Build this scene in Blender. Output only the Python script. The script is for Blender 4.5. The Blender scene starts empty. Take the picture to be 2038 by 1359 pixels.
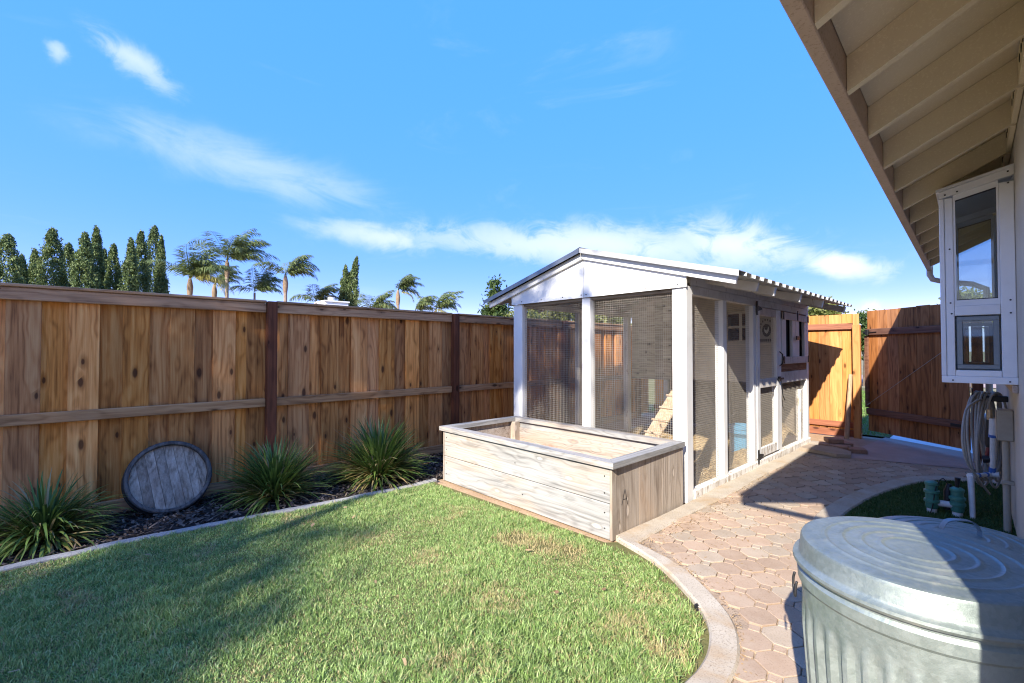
import bpy, math, random
import numpy as np
from mathutils import Vector, Matrix, Euler

random.seed(11)
rng = np.random.default_rng(11)
S = bpy.context.scene
COL = S.collection
R = math.radians

# ---------------------------------------------------------------- camera
cam_d = bpy.data.cameras.new('camera')
cam_d.lens = 16.0
cam_d.sensor_width = 36.0
cam_d.clip_start = 0.05
cam_d.clip_end = 3000
cam = bpy.data.objects.new('camera', cam_d)
COL.objects.link(cam)
cam.location = (0, 0, 1.45)
cam.rotation_euler = (R(91.1), 0, R(47.0))
S.camera = cam

# ---------------------------------------------------------------- light
SUN_TRAVEL = Vector((-0.48, 1.5, -1.0)).normalized()
to_sun = -SUN_TRAVEL
sun_el = math.asin(to_sun.z)
sun_az = math.atan2(to_sun.x, to_sun.y)          # clockwise from +Y
sd = bpy.data.lights.new('sun', 'SUN')
sd.energy = 2.95
sd.angle = R(0.53)
sd.color = (1.0, 0.93, 0.82)
sun = bpy.data.objects.new('sun', sd)
COL.objects.link(sun)
sun.rotation_euler = SUN_TRAVEL.to_track_quat('-Z', 'Y').to_euler()
sun.location = (6, -12, 14)

S.view_settings.view_transform = 'Standard'
S.view_settings.look = 'None'
S.view_settings.gamma = 1.0
S.view_settings.use_curve_mapping = False
S.view_settings.exposure = 2.05
S.cycles.use_adaptive_sampling = False
S.cycles.use_denoising = True
S.cycles.denoiser = 'OPENIMAGEDENOISE'
S.cycles.denoising_input_passes = 'RGB_ALBEDO_NORMAL'
S.cycles.denoising_prefilter = 'ACCURATE'
S.cycles.denoising_quality = 'HIGH'
S.cycles.pixel_filter_type = 'BLACKMAN_HARRIS'
S.cycles.filter_width = 1.15
S.cycles.sample_clamp_indirect = 4.0

world = bpy.data.worlds.new('World')
S.world = world
world.use_nodes = True


class NT:
    """small helper for building node trees"""
    def __init__(s, tree):
        s.t = tree
        s.n = tree.nodes
        s.l = tree.links

    def new(s, typ, **kw):
        n = s.n.new(typ)
        for k, v in kw.items():
            setattr(n, k, v)
        return n

    def put(s, sock, v):
        if v is None:
            return
        if isinstance(v, bpy.types.NodeSocket):
            s.l.new(v, sock)
        else:
            if isinstance(v, (tuple, list)) and len(v) == 3 and sock.type == 'RGBA':
                v = (*v, 1)
            sock.default_value = v

    def math(s, op, a, b=None, c=None, clamp=False):
        n = s.new('ShaderNodeMath', operation=op, use_clamp=clamp)
        for i, v in enumerate((a, b, c)):
            s.put(n.inputs[i], v)
        return n.outputs[0]

    def vmath(s, op, a, b=None):
        n = s.new('ShaderNodeVectorMath', operation=op)
        s.put(n.inputs[0], a)
        if b is not None:
            s.put(n.inputs[1], b)
        return n.outputs['Value'] if op in ('DOT_PRODUCT', 'LENGTH', 'DISTANCE') else n.outputs[0]

    def mix(s, f, a, b, blend='MIX'):
        n = s.new('ShaderNodeMix', data_type='RGBA', blend_type=blend)
        s.put(n.inputs[0], f)
        s.put(n.inputs[6], a)
        s.put(n.inputs[7], b)
        return n.outputs[2]

    def noise(s, vec, scale, detail=4, rough=0.55, dist=0.0, out='Fac'):
        n = s.new('ShaderNodeTexNoise')
        s.put(n.inputs['Vector'], vec)
        n.inputs['Scale'].default_value = scale
        n.inputs['Detail'].default_value = detail
        n.inputs['Roughness'].default_value = rough
        n.inputs['Distortion'].default_value = dist
        return n.outputs[out]

    def ramp(s, f, stops, interp='LINEAR'):
        n = s.new('ShaderNodeValToRGB')
        n.color_ramp.interpolation = interp
        e = n.color_ramp.elements
        while len(e) < len(stops):
            e.new(0.5)
        for i, (p, c) in enumerate(stops):
            e[i].position = p
            e[i].color = (*c, 1) if len(c) == 3 else c
        s.put(n.inputs[0], f)
        return n.outputs[0]

    def smooth(s, v, a, b):
        n = s.new('ShaderNodeMapRange', interpolation_type='SMOOTHSTEP')
        s.put(n.inputs[0], v)
        n.inputs[1].default_value = a
        n.inputs[2].default_value = b
        return n.outputs[0]

    def scale(s, vec, sc):
        return s.vmath('MULTIPLY', vec, sc)


def build_sky():
    w = NT(world.node_tree)
    w.n.clear()
    out = w.new('ShaderNodeOutputWorld')
    bg = w.new('ShaderNodeBackground')
    sky = w.new('ShaderNodeTexSky')
    sky.sky_type = 'NISHITA'
    sky.sun_disc = False
    sky.sun_elevation = sun_el
    sky.sun_rotation = sun_az
    sky.altitude = 100
    sky.air_density = 1.0
    sky.dust_density = 0.6
    sky.ozone_density = 2.6
    d = w.vmath('NORMALIZE', w.new('ShaderNodeTexCoord').outputs['Generated'])
    # drifting clouds: soft elongated patches in the sky, broken up by noise
    def tangent(a, b):
        a = Vector(a).normalized(); b = Vector(b).normalized()
        c = (a + b).normalized()
        u = (b - a); half = u.length / 2; u.normalize()
        return c, u, c.cross(u).normalized(), half
    clouds = [  # ends of the long axis (world directions), half width, amount, softness
        ((-.9, -.03, .432), (-.909, -.05, .42), .012, .45, 0),
        ((-.892, .0, .465), (-.905, .092, .418), .022, .55, 0),
        ((-.948, -.01, .36), (-.84, .44, .285), .05, .36, 1),
        ((-.93, .29, .238), (-.76, .60, .218), .026, .62, 1),
        ((-.82, .50, .235), (-.26, .955, .18), .046, .72, 0),
        ((-.46, .86, .235), (-.24, .955, .175), .05, .8, 0),
        ((-.26, .955, .165), (-.12, .985, .135), .026, .95, 0),
        ((-.16, .985, .045), (-.145, .985, .085), .016, 1.0, 0),
    ]
    n1 = w.noise(w.scale(d, (1, 1, 1.8)), 11.0, 9, 0.66, 0.8)
    n2 = w.noise(w.scale(d, (1, 1, 3.0)), 5.0, 7, 0.6, 1.0)
    warp = w.vmath('SUBTRACT', w.noise(d, 9.0, 5, 0.6, 0, 'Color'), (0.5, 0.5, 0.5))
    dw = w.vmath('ADD', d, w.scale(warp, (0.07, 0.07, 0.05)))
    total = None
    for a, b, hw, amt, wispy in clouds:
        c, u, v, half = tangent(a, b)
        dc = w.vmath('SUBTRACT', dw, tuple(c))
        pu = w.math('DIVIDE', w.vmath('DOT_PRODUCT', dc, tuple(u)), half * 1.15)
        pv = w.math('DIVIDE', w.vmath('DOT_PRODUCT', dc, tuple(v)), hw)
        front = w.math('GREATER_THAN', w.vmath('DOT_PRODUCT', d, tuple(c)), 0.3)
        r = w.math('SQRT', w.math('ADD', w.math('MULTIPLY', pu, pu), w.math('MULTIPLY', pv, pv)))
        m = w.smooth(r, 1.6, 0.0)
        nn = n2 if wispy else n1
        br = w.smooth(w.math('ADD', nn, w.math('MULTIPLY', m, 0.36)), 0.48, 0.92 if wispy else 0.80)
        m = w.math('MULTIPLY', w.math('MULTIPLY', w.math('MULTIPLY', m, br), amt), front)
        total = m if total is None else w.math('MAXIMUM', total, m)
    # faint high haze streaks all over
    streak = w.smooth(w.noise(w.scale(d, (1, 1, 4)), 2.3, 8, 0.62, 1.2), 0.56, 0.92)
    total = w.math('MAXIMUM', total, w.math('MULTIPLY', streak, 0.22), clamp=True)
    # evenly exposed sky: soften the step from zenith to horizon, keep the blue
    sep = w.new('ShaderNodeSeparateColor', mode='HSV')
    w.l.new(sky.outputs[0], sep.inputs[0])
    cmb = w.new('ShaderNodeCombineColor', mode='HSV')
    cmb.inputs[0].default_value = 0.628            # one blue all round
    w.put(cmb.inputs[1], w.math('SUBTRACT', 1.0, w.math('POWER', w.math('SUBTRACT', 1.0, sep.outputs[1]), 2.2)))
    w.put(cmb.inputs[2], w.math('MULTIPLY', w.math('POWER', sep.outputs[2], 0.10), 2.45))
    col = w.mix(total, cmb.outputs[0], (1.85, 1.98, 2.25))
    w.l.new(col, bg.inputs['Color'])
    bg.inputs['Strength'].default_value = 0.15
    w.l.new(bg.outputs[0], out.inputs['Surface'])


build_sky()

# ---------------------------------------------------------------- materials
MATS = {}


def mat(name):
    m = bpy.data.materials.new(name)
    m.use_nodes = True
    t = NT(m.node_tree)
    b = m.node_tree.nodes['Principled BSDF']
    MATS[name] = m
    return m, t, b


def obj_coords(t, spread=37.0):
    """object coordinates shifted per object, so that alike pieces differ"""
    tc = t.new('ShaderNodeTexCoord')
    oi = t.new('ShaderNodeObjectInfo')
    cx = t.new('ShaderNodeCombineXYZ')
    r = oi.outputs['Random']
    t.put(cx.inputs[0], t.math('MULTIPLY', r, spread))
    t.put(cx.inputs[1], t.math('MULTIPLY', r, spread * 1.7))
    t.put(cx.inputs[2], t.math('MULTIPLY', r, spread * 0.61))
    return t.vmath('ADD', tc.outputs['Object'], cx.outputs[0]), r


def bump(t, b, h, strength=0.4, dist=0.01):
    n = t.new('ShaderNodeBump')
    n.inputs['Strength'].default_value = strength
    n.inputs['Distance'].default_value = dist
    t.put(n.inputs['Height'], h)
    t.l.new(n.outputs[0], b.inputs['Normal'])


def wood(name, dark, mid, light, axis=2, knots=0.5, rough=0.82, ring=10.0, var=0.35,
         grain=1.0, knot_col=None, weather=None, bumpd=0.006):
    m, t, b = mat(name)
    v, rnd = obj_coords(t)
    def st(across, along):
        s = [across] * 3
        s[axis] = along
        return tuple(s)
    fine = t.noise(t.scale(v, st(70, 2.2)), 1.0, 5, 0.7, 0.15)
    mid_ = t.noise(t.scale(v, st(24, 0.8)), 1.0, 4, 0.6, 0.25)
    broad = t.noise(t.scale(v, st(5, 0.5)), 1.0, 3, 0.5, 0.3)
    low = t.noise(t.scale(v, st(4.6, 0.42)), 1.0, 1.0, 0.4, 0.0)
    kn = t.new('ShaderNodeTexVoronoi', voronoi_dimensions='2D')
    sv = t.new('ShaderNodeSeparateXYZ')
    t.l.new(v, sv.inputs[0])
    oth = [q for q in range(3) if q != axis]
    kx = t.new('ShaderNodeCombineXYZ')
    t.put(kx.inputs[0], t.math('MULTIPLY', t.math('ADD', sv.outputs[oth[0]], sv.outputs[oth[1]]), 9.0))
    t.put(kx.inputs[1], t.math('MULTIPLY', sv.outputs[axis], 3.6))
    t.l.new(kx.outputs[0], kn.inputs['Vector'])
    kn.inputs['Scale'].default_value = 1.0
    kd = kn.outputs['Distance']
    bulge = t.smooth(kd, 0.45, 0.0)
    rings = t.math('SINE', t.math('MULTIPLY', t.math('ADD', low, t.math('MULTIPLY', bulge, 0.05)), ring * 6.28))
    rings = t.math('POWER', t.math('MULTIPLY_ADD', rings, 0.5, 0.5), 2.0)
    g = t.math('ADD', t.math('MULTIPLY', fine, 0.48 * grain), t.math('MULTIPLY', mid_, 0.42 * grain))
    g = t.math('ADD', g, t.math('MULTIPLY', broad, 0.32))
    g = t.math('SUBTRACT', g, t.math('MULTIPLY', rings, 0.10 * grain))
    g = t.math('SUBTRACT', g, 0.04)
    col = t.ramp(g, [(0.35, dark), (0.53, mid), (0.71, light)])
    sc = t.new('ShaderNodeSeparateColor')
    t.l.new(kn.outputs['Color'], sc.inputs[0])
    pick = t.math('LESS_THAN', sc.outputs[0], knots)
    kd2 = t.math('DIVIDE', t.math('ADD', kd, t.math('MULTIPLY', fine, 0.06)), t.math('MULTIPLY_ADD', sc.outputs[1], 1.0, 0.35))
    km = t.math('MULTIPLY', t.smooth(kd2, 0.19, 0.11), pick)
    halo = t.math('MULTIPLY', t.smooth(kd, 0.36, 0.12), pick)
    kc = knot_col or tuple(x * 0.28 for x in dark)
    col = t.mix(t.math('MULTIPLY', halo, 0.45), col, dark)
    col = t.mix(t.math('MULTIPLY', km, 0.85), col, kc)
    if weather:
        wn = t.noise(t.scale(v, st(4, 1.2)), 1.0, 5, 0.6, 0.4)
        col = t.mix(t.math('MULTIPLY', t.smooth(wn, 0.45, 0.7), weather[1]), col, weather[0])
    hs = t.new('ShaderNodeHueSaturation')
    t.put(hs.inputs['Value'], t.math('MULTIPLY_ADD', rnd, var, 1.0 - var * 0.5))
    t.put(hs.inputs['Saturation'], t.math('MULTIPLY_ADD', t.math('FRACT', t.math('MULTIPLY', rnd, 17.3)), 0.10, 0.95))
    t.l.new(col, hs.inputs['Color'])
    t.l.new(hs.outputs[0], b.inputs['Base Color'])
    b.inputs['Roughness'].default_value = rough
    b.inputs['Specular IOR Level'].default_value = 0.25
    bump(t, b, t.math('SUBTRACT', g, t.math('MULTIPLY', km, 0.4)), 0.55, bumpd)
    return m


def painted(name, base, under, chips=0.5, rough=0.6, dirt=(0.32, 0.26, 0.18), dirt_amt=0.35, sc=1.0):
    m, t, b = mat(name)
    v, rnd = obj_coords(t)
    n = t.noise(t.scale(v, (34 * sc, 34 * sc, 6 * sc)), 1.0, 6, 0.7, 0.3)
    chip = t.smooth(n, 0.70 - 0.12 * chips, 0.76 - 0.12 * chips)
    soft = t.noise(v, 3.5 * sc, 4, 0.6)
    col = t.mix(t.math('MULTIPLY', t.smooth(soft, 0.42, 0.8), dirt_amt), base, dirt)
    col = t.mix(chip, col, under)
    hs = t.new('ShaderNodeHueSaturation')
    t.put(hs.inputs['Value'], t.math('MULTIPLY_ADD', rnd, 0.14, 0.93))
    t.l.new(col, hs.inputs['Color'])
    t.l.new(hs.outputs[0], b.inputs['Base Color'])
    b.inputs['Roughness'].default_value = rough
    fine = t.noise(t.scale(v, (80, 80, 9)), 1.0, 3, 0.6)
    bump(t, b, t.math('SUBTRACT', t.math('MULTIPLY', fine, 0.4), chip), 0.3, 0.003)
    return m


def rough_stone(name, c1, c2, c3=None, scale=6.0, fine=120.0, rough=0.9, bumps=0.5, bd=0.004, per_obj=0.0, world_pos=False,
                stain=None):
    m, t, b = mat(name)
    if world_pos:
        v = t.new('ShaderNodeNewGeometry').outputs['Position']
        rnd = t.new('ShaderNodeObjectInfo').outputs['Random']
    else:
        v, rnd = obj_coords(t)
    big = t.noise(v, scale, 5, 0.6)
    sp = t.noise(v, fine, 3, 0.7)
    col = t.ramp(big, [(0.3, c1), (0.7, c2)])
    if c3:
        col = t.mix(t.smooth(sp, 0.52, 0.68), col, c3)
    if stain:
        sn = t.noise(v, stain[2], 5, 0.65, 0.4)
        col = t.mix(t.math('MULTIPLY', t.smooth(sn, 0.5, 0.7), stain[1]), col, stain[0])
    if per_obj:
        hs = t.new('ShaderNodeHueSaturation')
        t.put(hs.inputs['Value'], t.math('MULTIPLY_ADD', rnd, per_obj, 1 - per_obj / 2))
        t.l.new(col, hs.inputs['Color'])
        col = hs.outputs[0]
    t.l.new(col, b.inputs['Base Color'])
    b.inputs['Roughness'].default_value = rough
    b.inputs['Specular IOR Level'].default_value = 0.2
    bump(t, b, t.math('ADD', t.math('MULTIPLY', big, 0.6), t.math('MULTIPLY', sp, 0.5)), bumps, bd)
    return m


def leaf(name, cols, rough=0.5, trans=0.35, dry=None, tip=None):
    """foliage: colour varies from leaf to leaf"""
    m, t, b = mat(name)
    g = t.new('ShaderNodeNewGeometry')
    rp = g.outputs['Random Per Island']
    col = t.ramp(rp, [(i / max(1, len(cols) - 1), c) for i, c in enumerate(cols)])
    pn = t.noise(g.outputs['Position'], 1.7, 3, 0.5)
    hs = t.new('ShaderNodeHueSaturation')
    t.put(hs.inputs['Value'], t.math('MULTIPLY_ADD', pn, 0.7, 0.65))
    t.l.new(col, hs.inputs['Color'])
    col = hs.outputs[0]
    if dry:
        col = dry(t, g, rp, col)
    t.l.new(col, b.inputs['Base Color'])
    b.inputs['Roughness'].default_value = rough
    b.inputs['Specular IOR Level'].default_value = 0.3
    tr = t.new('ShaderNodeBsdfTranslucent')
    t.l.new(col, tr.inputs['Color'])
    mx = t.new('ShaderNodeMixShader')
    mx.inputs[0].default_value = trans
    out = m.node_tree.nodes['Material Output']
    t.l.new(b.outputs[0], mx.inputs[1])
    t.l.new(tr.outputs[0], mx.inputs[2])
    t.l.new(mx.outputs[0], out.inputs['Surface'])
    return m


def plain(name, col, rough=0.5, metal=0.0, noise=0.15, nscale=30.0, spec=0.5, per_obj=0.0):
    m, t, b = mat(name)
    v, rnd = obj_coords(t)
    n = t.noise(v, nscale, 4, 0.6)
    c = t.mix(t.math('MULTIPLY', t.smooth(n, 0.35, 0.75), noise), col, tuple(x * 0.45 for x in col))
    if per_obj:
        hs = t.new('ShaderNodeHueSaturation')
        t.put(hs.inputs['Value'], t.math('MULTIPLY_ADD', rnd, per_obj, 1 - per_obj / 2))
        t.l.new(c, hs.inputs['Color'])
        c = hs.outputs[0]
    t.l.new(c, b.inputs['Base Color'])
    t.put(b.inputs['Roughness'], t.math('MULTIPLY_ADD', n, 0.2, rough - 0.1))
    b.inputs['Metallic'].default_value = metal
    b.inputs['Specular IOR Level'].default_value = spec
    return m


def galvanised(name, k=1.0, dirty=0.45):
    m, t, b = mat(name)
    v, rnd = obj_coords(t)
    vo = t.new('ShaderNodeTexVoronoi')
    t.put(vo.inputs['Vector'], v)
    vo.inputs['Scale'].default_value = 95
    sc = t.new('ShaderNodeSeparateColor')
    t.l.new(vo.outputs['Color'], sc.inputs[0])
    n = t.noise(v, 9, 6, 0.65, 0.6)
    n2 = t.noise(t.scale(v, (60, 60, 8)), 1.0, 4, 0.6)
    col = t.ramp(t.math('ADD', t.math('MULTIPLY', sc.outputs[0], 0.12), t.math('MULTIPLY', n, 0.88)),
                 [(p, tuple(x * k for x in c)) for p, c in ((0.28, (0.21, 0.255, 0.235)), (0.52, (0.29, 0.335, 0.31)), (0.78, (0.37, 0.415, 0.39)))])
    dirt = t.smooth(t.noise(v, 5, 5, 0.7, 0.8), 0.56, 0.75)
    col = t.mix(t.math('MULTIPLY', dirt, dirty), col, (0.30, 0.27, 0.22))
    t.l.new(col, b.inputs['Base Color'])
    t.put(b.inputs['Metallic'], t.math('MULTIPLY_ADD', dirt, -0.3, 0.58))
    r = t.math('ADD', t.math('MULTIPLY', sc.outputs[1], 0.14), t.math('MULTIPLY_ADD', n, 0.24, 0.30))
    t.put(b.inputs['Roughness'], r)
    bump(t, b, t.math('ADD', t.math('MULTIPLY', n, 1.0), t.math('MULTIPLY', n2, 0.1)), 0.22, 0.012)
    return m


# fence and gates
wood('fence_wood', (0.22, 0.075, 0.02), (0.58, 0.235, 0.068), (0.76, 0.39, 0.14), 2, 0.16, var=0.6, knot_col=(0.07, 0.025, 0.01))
wood('fence_rail_wood', (0.18, 0.09, 0.042), (0.38, 0.205, 0.10), (0.51, 0.30, 0.155), 1, 0.25, var=0.2)
wood('fence_post_wood', (0.10, 0.035, 0.018), (0.19, 0.066, 0.033), (0.26, 0.095, 0.05), 2, 0.1, var=0.15, grain=0.7)
wood('cedar_wood', (0.33, 0.125, 0.032), (0.50, 0.215, 0.062), (0.60, 0.29, 0.10), 2, 0.3, var=0.3)
wood('gate_wood', (0.12, 0.048, 0.018), (0.30, 0.122, 0.043), (0.44, 0.20, 0.078), 2, 0.2, var=0.35)
wood('cedar_rail_wood', (0.16, 0.06, 0.035), (0.26, 0.10, 0.055), (0.33, 0.14, 0.08), 0, 0.2, var=0.2)
wood('gate_rail_wood', (0.10, 0.045, 0.03), (0.17, 0.08, 0.05), (0.24, 0.12, 0.075), 0, 0.2, var=0.2)
# planter
PL = ((0.155, 0.15, 0.142), (0.285, 0.278, 0.264), (0.38, 0.372, 0.355))
KC = (0.46, 0.43, 0.375)
wood('planter_wood_long', *PL, 0, 0.14, ring=13, var=0.12, knot_col=KC, weather=((0.46, 0.32, 0.20), 0.35), bumpd=0.012)
wood('planter_wood_side', *PL, 1, 0.08, ring=9, var=0.12, knot_col=KC, bumpd=0.01)
wood('planter_wood_upright', (0.20, 0.155, 0.115), (0.35, 0.29, 0.23), (0.45, 0.385, 0.315), 2, 0.15, ring=11, var=0.1,
     knot_col=(0.52, 0.44, 0.36), weather=((0.42, 0.27, 0.16), 0.4), bumpd=0.01)
wood('plywood', (0.15, 0.115, 0.09), (0.32, 0.27, 0.225), (0.41, 0.36, 0.31), 0, 0.15, ring=26, var=0.1, grain=1.1,
     knot_col=(0.40, 0.27, 0.2), weather=((0.36, 0.20, 0.12), 0.4), bumpd=0.01)
wood('barrel_wood', (0.12, 0.085, 0.06), (0.31, 0.24, 0.18), (0.47, 0.385, 0.31), 2, 0.15, var=0.35, weather=((0.15, 0.10, 0.075), 0.6))
wood('hoop_wood', (0.03, 0.027, 0.026), (0.075, 0.066, 0.06), (0.13, 0.115, 0.105), 2, 0.05)
wood('ramp_wood', (0.25, 0.17, 0.10), (0.42, 0.31, 0.20), (0.54, 0.42, 0.29), 1, 0.2, var=0.15)
wood('brown_board', (0.10, 0.045, 0.022), (0.21, 0.10, 0.052), (0.32, 0.17, 0.095), 1, 0.3, var=0.5)
wood('roof_timber', (0.14, 0.105, 0.075), (0.24, 0.19, 0.14), (0.32, 0.265, 0.2), 0, 0.3, var=0.2)
wood('stake_wood', (0.20, 0.12, 0.07), (0.34, 0.22, 0.13), (0.44, 0.30, 0.2), 2, 0.2)
painted('coop_white', (0.72, 0.71, 0.685), (0.42, 0.36, 0.29), 0.05, 0.55, dirt_amt=0.18)
painted('coop_white_worn', (0.72, 0.70, 0.66), (0.34, 0.27, 0.2), 1.5, 0.7, dirt_amt=0.5)
painted('coop_grey_white', (0.60, 0.56, 0.51), (0.28, 0.2, 0.14), 0.9, 0.7, dirt_amt=0.5)
painted('coop_pink_board', (0.60, 0.50, 0.44), (0.22, 0.14, 0.09), 1.0, 0.7, dirt_amt=0.4)
painted('coop_inner_wall', (0.76, 0.66, 0.50), (0.34, 0.26, 0.17), 0.2, 0.75, dirt_amt=0.35)
painted('window_white', (0.84, 0.84, 0.83), (0.3, 0.27, 0.24), 0.05, 0.4, dirt_amt=0.18)
painted('chimney_white', (0.78, 0.77, 0.75), (0.5, 0.48, 0.45), 0.1, 0.7, dirt_amt=0.15)
plain('roof_sheet', (0.40, 0.40, 0.39), 0.45, 0.0, 0.4, 12)
plain('roof_metal', (0.22, 0.235, 0.25), 0.42, 0.7, 0.3, 12)
plain('wire', (0.33, 0.30, 0.26), 0.6, 0.0, 0.2, 60)
plain('black_iron', (0.018, 0.018, 0.02), 0.5, 0.3, 0.2, 60)
plain('shade_black', (0.012, 0.011, 0.010), 0.9, 0, 0.1)  # near-black colour standing in for the shade inside openings
plain('hoop_iron', (0.045, 0.045, 0.047), 0.6, 0.6, 0.5, 25)
plain('window_grey', (0.22, 0.25, 0.26), 0.4, 0.2, 0.15)
plain('gasket_black', (0.015, 0.015, 0.016), 0.5)
plain('bucket_blue', (0.055, 0.22, 0.36), 0.5, 0, 0.35, 14)
plain('bucket_rim', (0.10, 0.33, 0.52), 0.45, 0, 0.25, 14)
plain('label_white', (0.66, 0.67, 0.62), 0.6, 0, 0.3, 60)
plain('pvc_white', (0.66, 0.67, 0.66), 0.35, 0, 0.25, 20)
plain('primer_blue', (0.04, 0.13, 0.42), 0.4, 0, 0.1)
plain('hose_grey', (0.36, 0.335, 0.29), 0.42, 0, 0.3, 40)
plain('hose_brass', (0.50, 0.36, 0.20), 0.4, 0.5, 0.2, 40)
plain('hose_red', (0.16, 0.02, 0.025), 0.45, 0, 0.2)
plain('valve_green', (0.06, 0.21, 0.15), 0.45, 0, 0.35, 40)
plain('box_tan', (0.36, 0.315, 0.235), 0.55, 0, 0.2, 20)
plain('ink', (0.02, 0.02, 0.022), 0.6, 0, 0.1)
plain('sign_plate', (0.50, 0.46, 0.38), 0.7, 0, 0.3, 50)
plain('screw_dark', (0.02, 0.02, 0.02), 0.5, 0.5, 0)
plain('copper_tag', (0.72, 0.40, 0.24), 0.35, 0.2, 0.1)
plain('roof_tile_pink', (0.42, 0.24, 0.18), 0.8, 0, 0.3, 8)
plain('shingle', (0.17, 0.15, 0.135), 0.9, 0, 0.5, 20)
rough_stone('stucco', (0.50, 0.45, 0.36), (0.58, 0.53, 0.435), (0.64, 0.59, 0.49), 2.0, 140, 0.9, 0.7, 0.006)
rough_stone('eave_paint', (0.66, 0.555, 0.375), (0.72, 0.62, 0.43), (0.76, 0.665, 0.475), 3.0, 90, 0.75, 0.25, 0.003, per_obj=0.12)
rough_stone('fascia_paint', (0.44, 0.325, 0.235), (0.52, 0.395, 0.295), (0.36, 0.26, 0.18), 4.0, 70, 0.7, 0.3, 0.003)
rough_stone('concrete', (0.36, 0.305, 0.235), (0.46, 0.405, 0.325), (0.23, 0.19, 0.145), 5.0, 110, 0.95, 0.7, 0.005, world_pos=True,
            stain=((0.36, 0.24, 0.13), 0.55, 3.0))
rough_stone('kerb_concrete', (0.27, 0.26, 0.245), (0.36, 0.345, 0.32), (0.19, 0.18, 0.17), 8.0, 100, 0.95, 0.7, 0.006, world_pos=True)
rough_stone('aggregate', (0.32, 0.235, 0.20), (0.40, 0.305, 0.265), (0.24, 0.18, 0.155), 3.0, 130, 0.95, 0.7, 0.005, world_pos=True)
rough_stone('white_concrete', (0.66, 0.66, 0.66), (0.74, 0.74, 0.74), (0.55, 0.55, 0.55), 4.0, 60, 0.9, 0.5, 0.005, world_pos=True)
rough_stone('soil', (0.34, 0.225, 0.135), (0.44, 0.31, 0.195), (0.24, 0.15, 0.085), 4.0, 60, 1.0, 1.0, 0.012, world_pos=True)
rough_stone('sand_joint', (0.27, 0.20, 0.145), (0.40, 0.31, 0.225), (0.17, 0.125, 0.085), 5.0, 90, 1.0, 0.9, 0.008, world_pos=True)
rough_stone('thatch', (0.10, 0.10, 0.035), (0.17, 0.15, 0.06), (0.06, 0.07, 0.02), 6.0, 60, 1.0, 1.0, 0.01, world_pos=True)
rough_stone('dark_mulch', (0.022, 0.018, 0.016), (0.045, 0.036, 0.03), (0.012, 0.01, 0.01), 9.0, 70, 1.0, 1.0, 0.02, world_pos=True)
rough_stone('far_ground', (0.20, 0.19, 0.10), (0.27, 0.23, 0.14), (0.15, 0.14, 0.07), 0.2, 3.0, 1.0, 0.5, 0.02, world_pos=True)
rough_stone('straw_floor', (0.50, 0.37, 0.20), (0.62, 0.49, 0.30), (0.33, 0.22, 0.11), 6.0, 50, 1.0, 1.0, 0.02, world_pos=True)
rough_stone('paver_pink', (0.33, 0.235, 0.165), (0.39, 0.29, 0.21), (0.27, 0.19, 0.13), 7.0, 130, 0.92, 0.5, 0.003, per_obj=0.22,
            stain=((0.40, 0.315, 0.235), 0.5, 4.0))
rough_stone('paver_grey', (0.335, 0.27, 0.20), (0.40, 0.325, 0.245), (0.275, 0.215, 0.155), 7.0, 130, 0.92, 0.5, 0.003, per_obj=0.22,
            stain=((0.39, 0.285, 0.205), 0.5, 4.0))
rough_stone('brick', (0.26, 0.15, 0.105), (0.36, 0.225, 0.165), (0.2, 0.12, 0.085), 8.0, 110, 0.95, 0.8, 0.006, per_obj=0.25)
rough_stone('slab_stone', (0.27, 0.215, 0.165), (0.36, 0.29, 0.225), (0.21, 0.16, 0.12), 6.0, 110, 0.95, 0.8, 0.006)
rough_stone('bark', (0.10, 0.07, 0.05), (0.2, 0.15, 0.11), (0.06, 0.045, 0.03), 8.0, 60, 1.0, 1.0, 0.03)
rough_stone('palm_bark', (0.22, 0.17, 0.13), (0.34, 0.27, 0.21), (0.15, 0.11, 0.08), 5.0, 40, 1.0, 1.0, 0.03)
rough_stone('palm_boot', (0.20, 0.14, 0.09), (0.30, 0.21, 0.14), (0.11, 0.08, 0.05), 5.0, 30, 1.0, 1.0, 0.04)
galvanised('galvanised')
galvanised('galvanised_lid', 0.85, 0.6)


def lawn_dry(t, g, rp, col):
    p = g.outputs['Position']
    big = t.noise(p, 2.6, 4, 0.6, 0.4)
    mask = t.math('MULTIPLY', t.smooth(big, 0.54, 0.72), 0.55)
    for (x, y, r, a) in ((-2.55, 2.42, .22, 1.), (-2.32, 2.46, .2, 1.), (-2.12, 2.55, .16, .9), (-2.0, 1.75, .22, .55), (-2.75, 1.75, .2, .5),
                         (-1.42, 2.42, .16, .5), (-1.35, 2.05, .2, .55), (-3.3, 1.55, .25, .35), (-1.1, 2.05, .14, .8)):
        d = t.vmath('DISTANCE', t.scale(p, (1, 1, 0)), (x, y, 0))
        d = t.math('ADD', d, t.math('MULTIPLY_ADD', t.noise(p, 14, 3), 0.24, -0.12))
        mask = t.math('MAXIMUM', mask, t.math('MULTIPLY', t.smooth(d, r, r * 0.35), a))
    # a share of straw blades everywhere
    sel = t.math('LESS_THAN', t.math('FRACT', t.math('MULTIPLY', rp, 91.7)), t.math('MULTIPLY_ADD', mask, 0.85, 0.10))
    return t.mix(t.math('MULTIPLY', sel, 0.9), col, (0.50, 0.40, 0.21))


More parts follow.
